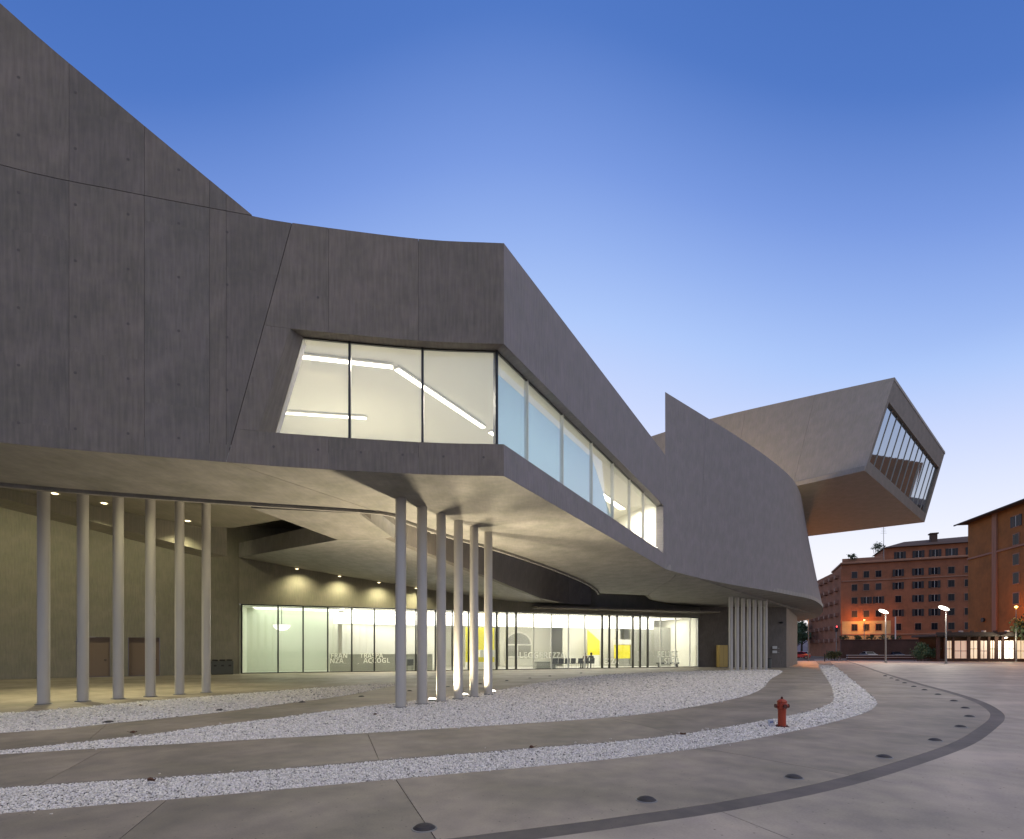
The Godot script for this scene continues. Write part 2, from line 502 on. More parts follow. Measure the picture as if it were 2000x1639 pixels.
func build_museum_shell() -> void:
	museum = thing("museum_building", Vector3.ZERO, "curved bare concrete museum with glazed bay, slim columns and cantilevered box", "museum")
	var front := spline(V([[-24, 2.2], [-17.5, 6.6], [-13.5, 9.1], [-10.6, 10.55], [-8.4, 11.2], [-6.0, 11.8], [-5.16, 12.0], [-2.25, 12.47], [-0.2, 12.6]]))
	var side := spline(V([[-0.2, 12.6], [3.95, 19.8], [8.1, 27.0]]), 1.2)
	front.append_array(side.slice(1))
	wall = curve(front)
	S.corner = s_of(wall, -0.2, 12.6)
	S.joint_top = s_of(wall, -5.16, 12.0)
	S.joint_bottom = s_of(wall, -6.52, 11.68)
	S.wedge = s_of(wall, -6.0, 11.8)
	S.end = wall.s[-1]
	var wedge_slope: float = (14.93 - ROOF) / (S.wedge - s_of(wall, -10.55, 10.57))
	var k := 0
	# left wall: tall cast panels below, a rising wedge above the long joint
	var seams := [0.0]
	for x in [[-21.0, 4.4], [-18.4, 6.1], [-15.8, 7.75], [-13.2, 9.25], [-11.3, 10.2], [-9.45, 10.9], [-8.1, 11.28], [-6.85, 11.58]]:
		seams.append(s_of(wall, x[0], x[1]))
	seams.append(S.joint_bottom)
	for i in seams.size():
		var a: float = seams[i]
		var b: float = seams[i + 1] if i + 1 < seams.size() else S.joint_top
		var low := poly4(a + 0.003, b - 0.003, SOFFIT, ROOF - 0.007)
		var bay_side := PackedVector2Array([Vector2(S.joint_bottom - 0.007, SOFFIT - 1), Vector2(S.joint_bottom - 0.007, SOFFIT), Vector2(S.joint_top - 0.007, ROOF), Vector2(S.joint_top, ROOF + 1), Vector2(S.joint_top + 9, ROOF + 1), Vector2(S.joint_top + 9, SOFFIT - 1)])
		for piece in Geometry2D.clip_polygons(low, bay_side):
			if piece.size() < 3: continue
			var s := begin()
			sheet(s, wall, piece, 0.0, 0.36, Vector2(0.13 * k, 0.0))
			part("wall_panel", done(s), M["cast_concrete_%d" % [0, 1, 3, 0, 2, 1, 0, 3][k % 8]], museum)
			k += 1
		if a < S.wedge - 0.05:
			var e := minf(b - 0.003, S.wedge)
			var up := PackedVector2Array([Vector2(a + 0.003, ROOF + 0.007), Vector2(e, ROOF + 0.007), Vector2(e, ROOF + 0.02 + wedge_slope * (S.wedge - e)), Vector2(a + 0.003, ROOF + 0.02 + wedge_slope * (S.wedge - a))])
			var s := begin()
			sheet(s, wall, up, 0.0, 0.36, Vector2(0.13 * k, 0.3))
			part("wall_panel", done(s), M["cast_concrete_%d" % [3, 0, 1, 0][i % 4]], museum)
	# bay: slanted left cheek, band above the glass, band below it, then the same down the receding side
	var left_top := s_of(wall, -5.2, 12.0)
	S.win_bl = s_of(wall, -5.87, 11.84)
	S.win_tl = s_of(wall, -5.2, 11.99)
	S.win_r = s_of(wall, 7.85, 26.56)
	var slant := func(y: float) -> float: return lerpf(S.joint_bottom, S.joint_top, (y - SOFFIT) / (ROOF - SOFFIT)) + 0.007
	var jamb := func(y: float) -> float: return lerpf(S.win_bl, S.win_tl, (y - SILL) / (HEAD - SILL))
	var tops := [s_of(wall, -4.35, 12.15), s_of(wall, -2.28, 12.46), S.corner, s_of(wall, 2.4, 17.1), s_of(wall, 5.2, 21.97), S.end]
	var prev: float = -1.0
	for i in tops.size():
		var b: float = tops[i]
		var s := begin()
		var r0 := ROOF + 0.27 * clampf((prev - S.corner) / 16.6, 0, 1)
		var r1 := ROOF + 0.27 * clampf((b - S.corner) / 16.6, 0, 1)
		var gap := 0.0 if i == 2 or i == 3 else 0.003
		if i == 0:
			sheet(s, wall, PackedVector2Array([Vector2(slant.call(HEAD), HEAD), Vector2(b - 0.003, HEAD), Vector2(b - 0.003, ROOF), Vector2(slant.call(ROOF), ROOF)]), 0.0, 0.36, Vector2(0.21, 0.1))
		else:
			sheet(s, wall, PackedVector2Array([Vector2(prev + (0.003 if i != 3 else 0.0), HEAD), Vector2(b - (0.003 if i != 2 else 0.0), HEAD), Vector2(b - (0.003 if i != 2 else 0.0), r1), Vector2(prev + (0.003 if i != 3 else 0.0), r0)]), 0.0, 0.36, Vector2(0.37 * i, 0.1))
		part("wall_panel", done(s), M["cast_concrete_%d" % [2, 2, 0, 1, 3, 1][i]] if i < 3 else M.fin_concrete, museum)
		s = begin()
		if i == 0:
			sheet(s, wall, PackedVector2Array([Vector2(slant.call(SOFFIT), SOFFIT), Vector2(b - 0.003, SOFFIT), Vector2(b - 0.003, SILL), Vector2(slant.call(SILL), SILL)]), 0.0, 0.36, Vector2(0.41, 0.4))
		else:
			sheet(s, wall, poly4(prev + (0.003 if i != 3 else 0.0), b - (0.003 if i != 2 else 0.0), SOFFIT, SILL), 0.0, 0.36, Vector2(0.29 * i, 0.4))
		part("wall_panel", done(s), M["cast_concrete_%d" % [2, 0, 2, 1, 3, 1][i]] if i < 3 else M.fin_concrete, museum)
		prev = b
	var s := begin()
	sheet(s, wall, PackedVector2Array([Vector2(slant.call(SILL + 0.004), SILL + 0.004), Vector2(jamb.call(SILL + 0.004), SILL + 0.004), Vector2(jamb.call(HEAD - 0.004), HEAD - 0.004), Vector2(slant.call(HEAD - 0.004), HEAD - 0.004)]), 0.0, 0.36, Vector2(0.5, 0.2))
	part("wall_panel", done(s), M.cast_concrete_2, museum)
	s = begin()
	sheet(s, wall, poly4(S.win_r, S.end, SILL + 0.004, HEAD - 0.004), 0.0, 0.36, Vector2(0.7, 0.2))
	part("wall_panel", done(s), M.fin_concrete, museum)
	# splayed left cheek of the opening
	s = begin()
	var ab := on(wall, S.win_bl + 0.002, SILL, 0.002); var at_ := on(wall, S.win_tl + 0.002, HEAD, 0.002)
	var bb := on(wall, S.win_bl + 0.28, SILL, 0.29); var bt := on(wall, S.win_tl + 0.24, HEAD, 0.29)
	var cb := on(wall, S.win_bl + 0.28, SILL, 0.62); var ct := on(wall, S.win_tl + 0.24, HEAD, 0.62)
	var eb := on(wall, S.win_bl - 0.1, SILL, 0.62); var et := on(wall, S.win_tl - 0.1, HEAD, 0.62)
	face(s, ab, bb, bt, at_)
	face(s, bb, cb, ct, bt)
	face(s, cb, eb, et, ct)
	part("window_cheek", done(s), M.cast_concrete_3, museum)
	# inner lining, with the same opening, closes the joints
	s = begin()
	sheet(s, wall, poly4(0, S.joint_bottom - 0.3, SOFFIT + 0.02, ROOF - 0.05), 0.37, 0.5)
	sheet(s, wall, poly4(S.joint_bottom - 0.3, S.end, SOFFIT + 0.02, SILL - 0.01), 0.37, 0.5)
	sheet(s, wall, poly4(S.joint_bottom - 0.3, S.end, HEAD + 0.01, ROOF - 0.05), 0.37, 0.5)
	sheet(s, wall, PackedVector2Array([Vector2(S.joint_bottom - 0.3, SILL - 0.01), Vector2(S.win_bl, SILL - 0.01), Vector2(S.win_tl, HEAD + 0.01), Vector2(S.joint_bottom - 0.3, HEAD + 0.01)]), 0.37, 0.5)
	part("inner_wall", done(s), M.white_paint, museum)
	# form tie holes
	var tie := cylinder(0.026, 0.03, 0.012, 10)
	for row in 9:
		for col in 26:
			var sv: float = S.corner - 0.5 - 0.98 * col
			var y := 6.35 + 1.2 * row
			if y > ROOF - 0.25 and sv > S.wedge - 0.4: continue
			if y > ROOF + wedge_slope * (S.wedge - sv) - 0.3: continue
			if y < ROOF and absf(sv - slant.call(y)) < 0.18: continue
			if y > SILL - 0.15 and y < HEAD + 0.3 and sv > jamb.call(y) - 0.25: continue
			if sv < 1.0: continue
			var p := on(wall, sv, y, 0.003)
			var q := at(wall, sv + 0.01) - at(wall, sv - 0.01)
			part("tie_hole", tie, M.tie, museum, p, Vector3(PI / 2, atan2(q.y, q.x), 0))
	# underside of the gallery
	var inner := spline(V([[-27, 5.2], [-17, 11.0], [-13.1, 13.07], [-8.7, 14.5], [-4.0, 15.75], [-3.6, 16.6], [-2.3, 19.0], [-0.75, 21.3], [0.97, 24.3], [2.8, 27.9], [4.6, 31.9], [5.9, 35.6], [6.6, 38.4]]), 0.7)
	var under := PackedVector2Array()
	for q in wall.s.size():
		under.append(at(wall, wall.s[q], 0.004))
	var out_edge := spline(V([[8.1, 27.0], [9.2, 28.9], [9.6, 31.0], [9.9, 34.5], [10.5, 39.6]]), 0.7)
	out_edge.remove_at(0)
	var right_edge := out_edge.duplicate()
	under.append_array(out_edge)
	var back := inner.duplicate()
	back.reverse()
	under.append_array(back)
	var ja := Vector2(-6.56, 11.5); var jb := Vector2(-3.95, 16.2)
	var jw := (jb - ja).normalized().orthogonal() * 0.011
	var groove := PackedVector2Array([ja - jw, jb - jw, jb + jw, ja + jw])
	for piece in Geometry2D.clip_polygons(under, groove):
		s = begin()
		prism(s, piece, SOFFIT - 0.002, SOFFIT + 0.4)
		part("soffit", done(s), M.soffit_concrete, museum)
	s = begin()
	prism(s, PackedVector2Array([ja.lerp(jb, 0.06) - jw * 0.9, ja.lerp(jb, 0.9) - jw * 0.9, ja.lerp(jb, 0.9) + jw * 0.9, ja.lerp(jb, 0.06) + jw * 0.9]), SOFFIT + 0.03, SOFFIT + 0.42)
	part("joint_filler", done(s), M.dark_frame, museum)
	# raised lip along the inner edge, with a shadow gap
	s = begin()
	var lip := curve(inner)
	sheet(s, lip, poly4(0.2, lip.s[-1] - 0.1, SOFFIT - 0.09, SOFFIT + 0.35), 0.05, 0.16)
	part("edge_trim", done(s), M.soffit_concrete, museum)
	s = begin()
	sheet(s, lip, poly4(s_of(lip, -16.0, 11.6), s_of(lip, -0.75, 21.3), SOFFIT + 0.39, 7.68), -0.24, -0.1)
	part("inner_upstand", done(s), M.white_paint, museum)
	# joint in the soffit between bay and wall
	# gallery room
	var room := PackedVector2Array()
	for q in wall.s.size():
		if wall.s[q] > 9.0: room.append(at(wall, wall.s[q], 0.51))
	for q in [[6.4, 31.0], [4.4, 31.4], [2.6, 27.6], [0.8, 24.3], [-0.9, 21.4], [-3.2, 20.4], [-8.5, 19.4], [-14.6, 16.6]]:
		room.append(Vector2(q[0], q[1]))
	s = begin()
	prism(s, room, 9.6, 9.9)
	part("gallery_ceiling", done(s), M.white_paint, museum)
	s = begin()
	prism(s, room, ROOF - 0.5, ROOF - 0.25)
	part("roof", done(s), M.roof_dark, museum)
	s = begin()
	for i in range(room.size()):
		var a := room[i]; var b := room[(i + 1) % room.size()]
		if a.y > at(wall, wall.s[-1], 0.51).y - 0.01 or i >= room.size() - 9:
			var n := (b - a).normalized()
			n = Vector2(-n.y, n.x) * 0.2
			prism(s, PackedVector2Array([a, b, b - n, a - n]), SOFFIT + 0.41 if minf(a.x, b.x) > -3.3 else 7.65, ROOF - 0.2)
	part("gallery_back_wall", done(s), M.white_paint, museum)
	s = begin()
	prism(s, PackedVector2Array(V([[-14.8, 12.7], [-8.7, 14.75], [-4.3, 15.85], [-3.0, 18.2], [-2.2, 20.7], [-3.2, 20.5], [-8.5, 19.5], [-14.6, 16.7]])), 7.62, 7.7)
	part("gallery_floor", done(s), M.white_paint, museum)
	# columns: three rows of six or seven slim steel tubes
	var tube := cylinder(0.15, 0.15, 1.0, 32)
	for i in 6:
		var t := i / 5.0
		var o := part("column", tube, M.column_steel, museum, P(lerpf(-14.0, -11.65, t), 3.61, lerpf(15.3, 19.5, t)))
		o.scale.y = 7.23
		var c := part("column", tube, M.column_steel, museum, P(lerpf(-3.15, -0.86, t), 2.94, lerpf(14.5, 18.6, t)))
		c.scale.y = 5.92
	var ring := lathe([Vector2(0.15, 0.03), Vector2(0.2, 0.026), Vector2(0.21, 0.0), Vector2(0.21, -0.06)], 28)
	for i in 6:
		var t := i / 5.0
		part("column_base", ring, M.post_grey, museum, P(lerpf(-14.0, -11.65, t), 0, lerpf(15.3, 19.5, t)))
		part("column_base", ring, M.post_grey, museum, P(lerpf(-3.15, -0.86, t), 0, lerpf(14.5, 18.6, t)))
	for i in 7:
		var t := i / 6.0
		var o := part("column", tube, M.column_steel, museum, P(lerpf(17.1, 21.3, t), 2.94, lerpf(40.0, 43.0, t)))
		o.scale.y = 5.92

func build_bay_window() -> void:
	var win := sub("bay_window", museum)
	win.set_meta("label", "wide slanted corner window lit from inside")
	# panes along the front, then down the side
	var cuts := [S.win_bl, s_of(wall, -3.92, 12.22), s_of(wall, -2.2, 12.48), S.corner - 0.02, s_of(wall, 0.68, 14.15), s_of(wall, 1.88, 16.2), s_of(wall, 3.16, 18.42), s_of(wall, 4.32, 20.44), s_of(wall, 5.45, 22.4), s_of(wall, 6.55, 24.3), S.win_r]
	for i in cuts.size() - 1:
		var s := begin()
		var a: float = cuts[i]
		var b: float = cuts[i + 1]
		if i == 0:
			sheet(s, wall, PackedVector2Array([Vector2(a - 0.1, SILL - 0.03), Vector2(b, SILL - 0.03), Vector2(b, HEAD + 0.03), Vector2(S.win_tl - 0.1, HEAD + 0.03)]), 0.31, 0.325)
		else:
			sheet(s, wall, poly4(a + 0.004, b, SILL - 0.03, HEAD + 0.03), 0.31, 0.325)
		part("pane", done(s), M.milky_glass if i < 3 else M.clear_glass, win)
		if i:
			s = begin()
			var w := 0.028 if i < 3 else (0.05 if i == 3 else 0.011)
			sheet(s, wall, poly4(a - w, a + w, SILL - 0.02, HEAD + 0.02), 0.27, 0.4)
			part("mullion", done(s), M.dark_frame if i <= 3 else M.pale_frame, win)
	var s := begin()
	sheet(s, wall, poly4(S.win_tl, S.win_r, HEAD - 0.03, HEAD - 0.002), 0.29, 0.35)
	part("head_frame", done(s), M.dark_frame, win)
	# pale roller blinds behind the first side panes, drawn to different heights
	for i in 4:
		var a: float = cuts[3 + i] + (0.07 if i == 0 else 0.006)
		var b: float = cuts[4 + i] - 0.006
		var bl := begin()
		if i < 3:
			sheet(bl, wall, poly4(a, b, SILL - 0.02, HEAD - 0.36), 0.50, 0.506)
		else:
			sheet(bl, wall, PackedVector2Array([Vector2(a, SILL - 0.02), Vector2(b + 0.9, SILL - 0.02), Vector2(a + 0.55, HEAD - 0.36), Vector2(a, HEAD - 0.36)]), 0.50, 0.506)
		part("roller_blind", done(bl), M.blind_cloth, win)

func strip_light(a: Vector3, b: Vector3, w: float, e: float, label: String, col := Color(1, 0.97, 0.89)) -> void:
	var mid := (a + b) / 2
	var d := b - a
	var t := thing("linear_lamp", mid, label, "lamp", "linear lamps in the lit rooms")
	var turn := atan2(-d.z, d.x)
	var o := part("housing", bevel_box(Vector3(d.length(), 0.06, w + 0.03), 0.008), M.white_paint, t, Vector3(0, 0.035, 0), Vector3(0, turn, 0))
	o.name = "housing"
	part("diffuser", bevel_box(Vector3(d.length() - 0.02, 0.02, w), 0.004), M.lamp_white, t, Vector3(0, -0.006, 0), Vector3(0, turn, 0))
	area(t, Vector3(0, -0.03, 0), Basis(Vector3.UP, turn) * Basis(Vector3.RIGHT, -PI / 2), Vector2(d.length(), w), col, e)

func build_gallery_lamps() -> void:
	strip_light(P(-5.9, 9.52, 13.75), P(-3.32, 9.52, 14.3), 0.16, 19.0, "bright ceiling line lamp seen through the left panes of the bay window")
	strip_light(P(-3.25, 9.52, 14.4), P(-1.0, 9.52, 18.2), 0.16, 24.0, "bright diagonal ceiling line lamp behind the right front pane of the bay")
	strip_light(P(-8.0, 9.52, 17.0), P(-4.95, 9.52, 17.45), 0.14, 9.0, "lower faint line lamp deeper inside at the bay window's left pane")
	strip_light(P(-0.8, 9.52, 18.55), P(1.6, 9.52, 22.4), 0.14, 14.0, "line lamp end peeking past the bay's dark corner post")
	strip_light(P(4.3, 9.52, 25.6), P(6.2, 9.52, 28.7), 0.3, 90.0, "glaring line lamp behind the last bright panes of the bay's side")

# tall volume to the right of the bay whose wall leans and curves away
func build_fin() -> void:
	var bottom := spline(V([[8.1, 27.0], [11.0, 30.2], [14.05, 33.1], [17.8, 36.2], [21.7, 39.7], [25.2, 43.0], [29.6, 48.9], [33.4, 55.0], [36.7, 60.8], [40.2, 68.0], [42.0, 74.5], [41.5, 82.0]]), 0.6)
	var top := spline(V([[8.1, 27.1], [10.9, 29.6], [13.6, 32.0], [16.6, 34.8], [19.8, 38.0], [22.5, 41.0], [24.7, 44.0], [26.4, 46.6], [28.4, 50.0], [31.4, 55.0], [34.5, 60.2], [38.0, 67.0], [39.9, 74.0], [39.5, 82.0]]), 0.6)
	var n := 90
	var cb := curve(bottom)
	var ct := curve(top)
	var seams := [0, 6, 12, 18, 24, 30, 36, 43, 50, 60, 72, 90]
	for k in seams.size() - 1:
		var s := begin()
		for i in range(seams[k], seams[k + 1]):
			var t0: float = float(i) / n + (0.0001 if i == seams[k] else 0.0)
			var t1: float = float(i + 1) / n - (0.0001 if i + 1 == seams[k + 1] else 0.0)
			for j in 4:
				var y0 := lerpf(SOFFIT, 15.3, j / 4.0)
				var y1 := lerpf(SOFFIT, 15.3, (j + 1) / 4.0)
				var q := []
				for w in [[t0, j / 4.0, y0], [t1, j / 4.0, y0], [t1, (j + 1) / 4.0, y1], [t0, (j + 1) / 4.0, y1]]:
					for d in [0.0, 0.4]:
						var slip := 1.0 if d > 0.0 and w[0] < 0.001 else 0.0
						var a := at(cb, w[0] * cb.s[-1] + slip, d)
						var b := at(ct, w[0] * ct.s[-1] + slip, d)
						var m := a.lerp(b, w[1])
						q.append(P(m.x, w[2], m.y))
				var uv := Rect2(t0 * cb.s[-1] * 0.25 + k * 0.3, y0 * 0.25, (t1 - t0) * cb.s[-1] * 0.25, (y1 - y0) * 0.25)
				quad(s, q[0], q[2], q[4], q[6], uv)
				quad(s, q[7], q[5], q[3], q[1], uv)
				if j == 3: face(s, q[6], q[4], q[5], q[7])
				if j == 0: face(s, q[0], q[1], q[3], q[2])
				if i == 0: face(s, q[0], q[6], q[7], q[1])
		part("leaning_wall_panel", done(s), M.fin_concrete, museum)
	# underside: level under the wall, dipping towards the street
	var pts := []
	for i in range(0, bottom.size()):
		var t := float(i) / bottom.size()
		pts.append(P(bottom[i].x, SOFFIT - 0.002, bottom[i].y))
	for q in [[37.0, 5.6, 82.0], [33.9, 5.6, 61.3], [26.3, 5.7, 48.9], [24.0, 5.75, 48.9], [18.1, 5.85, 50.1], [17.2, 5.9, 50.6], [11.8, 5.9, 43.0], [10.55, 5.9, 39.6]]:
		pts.append(P(q[0], q[1], q[2]))
	var edge := spline(V([[8.1, 27.0], [9.2, 28.9], [9.6, 31.0], [9.9, 34.5], [10.5, 39.6]]), 0.7)
	edge.reverse()
	for i in range(1, edge.size() - 1): pts.append(P(edge[i].x + 0.025, SOFFIT - 0.002, edge[i].y))
	var s := begin()
	cap(s, pts, 0.3)
	part("soffit", done(s), M.soffit_concrete, museum)
	# rear faces that close the volume
	s = begin()
	for q in [[[6.6, 38.4], [10.5, 39.6]], [[10.5, 39.6], [11.8, 43.0]], [[11.8, 43.0], [17.2, 50.6]], [[39.5, 82.0], [20.0, 82.0]]]:
		var a := Vector2(q[0][0], q[0][1]); var b := Vector2(q[1][0], q[1][1])
		var w := (b - a).normalized()
		w = Vector2(-w.y, w.x) * 0.25
		prism(s, PackedVector2Array([a, b, b + w, a + w]), SOFFIT + 0.02, 9.5)
	part("rear_wall", done(s), M.cast_concrete_1, museum)
	s = begin()
	prism(s, PackedVector2Array([Vector2(8.4, 27.7), Vector2(13.8, 32.9), Vector2(22.0, 41.2), Vector2(25.4, 46.2), Vector2(33.4, 59.8), Vector2(38.4, 81.0), Vector2(20.0, 81.0), Vector2(14.0, 60.0), Vector2(5.0, 44.0), Vector2(6.3, 32.0)]), 11.9, 12.2)
	part("roof", done(s), M.roof_dark, museum)
	# ground-floor wall under the volume and its street side
	s = begin()
	prism(s, PackedVector2Array([Vector2(18.15, 50.02), Vector2(22.0, 49.2), Vector2(26.0, 48.5), Vector2(34.0, 61.0), Vector2(37.2, 82.0), Vector2(36.8, 82.0), Vector2(33.6, 61.2), Vector2(25.8, 49.0), Vector2(18.2, 50.5)]), 0.0, 5.9)
	part("ground_wall", done(s), M.cast_concrete_1, museum)

# box gallery that juts out high above the street
func build_cantilever() -> void:
	var box_part := sub("cantilever_box", museum)
	box_part.set_meta("label", "tilted concrete box jutting out high with glazed end")
	var top := spline(V([[32.9, 44.0], [27.0, 47.5], [20.1, 51.9], [15.2, 56.2], [10.0, 62.0]]), 1.5)
	var bot := spline(V([[28.6, 41.5], [25.4, 45.2], [20.6, 50.0], [15.8, 55.2], [10.2, 61.6]]), 1.5)
	var far_top := V([[51.2, 60.5], [38.0, 69.5], [22.0, 82.0]])
	var far_bot := V([[46.9, 58.2], [34.5, 68.0], [20.0, 80.0]])
	var ct := curve(top)
	var cb := curve(bot)
	var n := 20
	var TY := 25.1
	var BY := 16.2
	for k in 5:
		var s := begin()
		for i in range(k * 4, k * 4 + 4):
			var t0 := float(i) / n + (0.0004 if i == k * 4 and k else 0.0)
			var t1 := float(i + 1) / n
			for j in 3:
				var q := []
				for w in [[t0, j / 3.0], [t1, j / 3.0], [t1, (j + 1) / 3.0], [t0, (j + 1) / 3.0]]:
					var m := at(cb, w[0] * cb.s[-1]).lerp(at(ct, w[0] * ct.s[-1]), w[1])
					q.append(P(m.x, lerpf(BY, TY, w[1]), m.y))
				quad(s, q[1], q[0], q[3], q[2], Rect2(t0 * 8, j * 0.65, (t1 - t0) * 8, 0.65))
		part("side_panel", done(s), M.box_concrete, box_part)
	var s := begin()
	var low := []
	for p in bot: low.append(P(p.x, BY, p.y))
	for i in [2, 1, 0]: low.append(P(far_bot[i].x, BY, far_bot[i].y))
	cap(s, low, 0.4)
	part("underside", done(s), M.box_concrete, box_part)
	s = begin()
	var high := []
	for p in top: high.append(P(p.x, TY - 0.3, p.y))
	for i in [2, 1, 0]: high.append(P(far_top[i].x, TY - 0.3, far_top[i].y))
	cap(s, high, 0.3)
	part("roof", done(s), M.box_concrete, box_part)
	s = begin()
	for i in 2:
		face(s, P(far_bot[i].x, BY, far_bot[i].y), P(far_bot[i + 1].x, BY, far_bot[i + 1].y), P(far_top[i + 1].x, TY, far_top[i + 1].y), P(far_top[i].x, TY, far_top[i].y))
	part("far_side", done(s), M.box_concrete, box_part)
	# end face: concrete frame round a slanted glass wall
	var A := P(32.9, TY, 44.0); var B := P(51.2, TY, 60.5); var C := P(46.9, BY, 58.2); var D := P(28.6, BY, 41.5)
	var f := func(u: float, v: float) -> Vector3: return A.lerp(B, u).lerp(D.lerp(C, u), v)
	var nrm: Vector3 = (B - A).cross(D - A).normalized()
	if nrm.z < 0: nrm = -nrm
	var u0 := 0.022; var u1 := 0.972; var v0 := 0.255; var v1 := 0.895
	s = begin()
	face(s, f.call(0, 0), f.call(1, 0), f.call(1, v0), f.call(0, v0))
	face(s, f.call(0, v1), f.call(1, v1), f.call(1, 1), f.call(0, 1))
	face(s, f.call(0, v0), f.call(u0, v0), f.call(u0, v1), f.call(0, v1))
	face(s, f.call(u1, v0), f.call(1, v0), f.call(1, v1), f.call(u1, v1))
	var g := []
	for q in [[u0, v0], [u1, v0], [u1, v1], [u0, v1]]: g.append(f.call(q[0], q[1]))
	var deep := []
	for i in 4: deep.append(g[i] - nrm * 0.2)
	for i in 4: face(s, g[i], g[(i + 1) % 4], deep[(i + 1) % 4], deep[i])
	part("end_frame", done(s), M.cast_concrete_0, box_part)
	var glass := sub("end_window", box_part)
	var panes := 12
	for i in panes:
		s = begin()
		var a := (i + 0.02) / panes
		var b := (i + 0.98) / panes
		var q := [deep[0].lerp(deep[1], a), deep[0].lerp(deep[1], b), deep[3].lerp(deep[2], b), deep[3].lerp(deep[2], a)]
		quad(s, q[0], q[1], q[2], q[3])
		for j in 4: quad(s, q[j], q[(j + 1) % 4], q[(j + 1) % 4] - nrm * 0.03, q[j] - nrm * 0.03)
		quad(s, q[3] - nrm * 0.03, q[2] - nrm * 0.03, q[1] - nrm * 0.03, q[0] - nrm * 0.03)
		part("pane", done(s), M.dark_mirror_glass, glass)
		if i:
			s = begin()
			rod(s, deep[0].lerp(deep[1], float(i) / panes) + nrm * 0.03, deep[3].lerp(deep[2], float(i) / panes) + nrm * 0.02, 0.035, 4)
			part("mullion", done(s), M.post_grey, glass)
	# glazed roof strip of the lower gallery, lit from below, whose glow reaches the box
	s = begin()
	prism(s, PackedVector2Array([Vector2(13.5, 40.0), Vector2(19.5, 44.5), Vector2(17.0, 47.5), Vector2(11.0, 43.0)]), 12.3, 12.5)
	var t := thing("skylight_lamp_panel", Vector3.ZERO, "glowing glazed roof strip behind the leaning wall, below the jutting box", "skylight")
	part("glowing_pane", done(s), M.lamp_ceiling, t)
	area(t, P(15.3, 12.6, 43.8), Basis(Vector3.RIGHT, PI / 2), Vector2(5, 4), Color(1.0, 0.86, 0.62), 230.0)

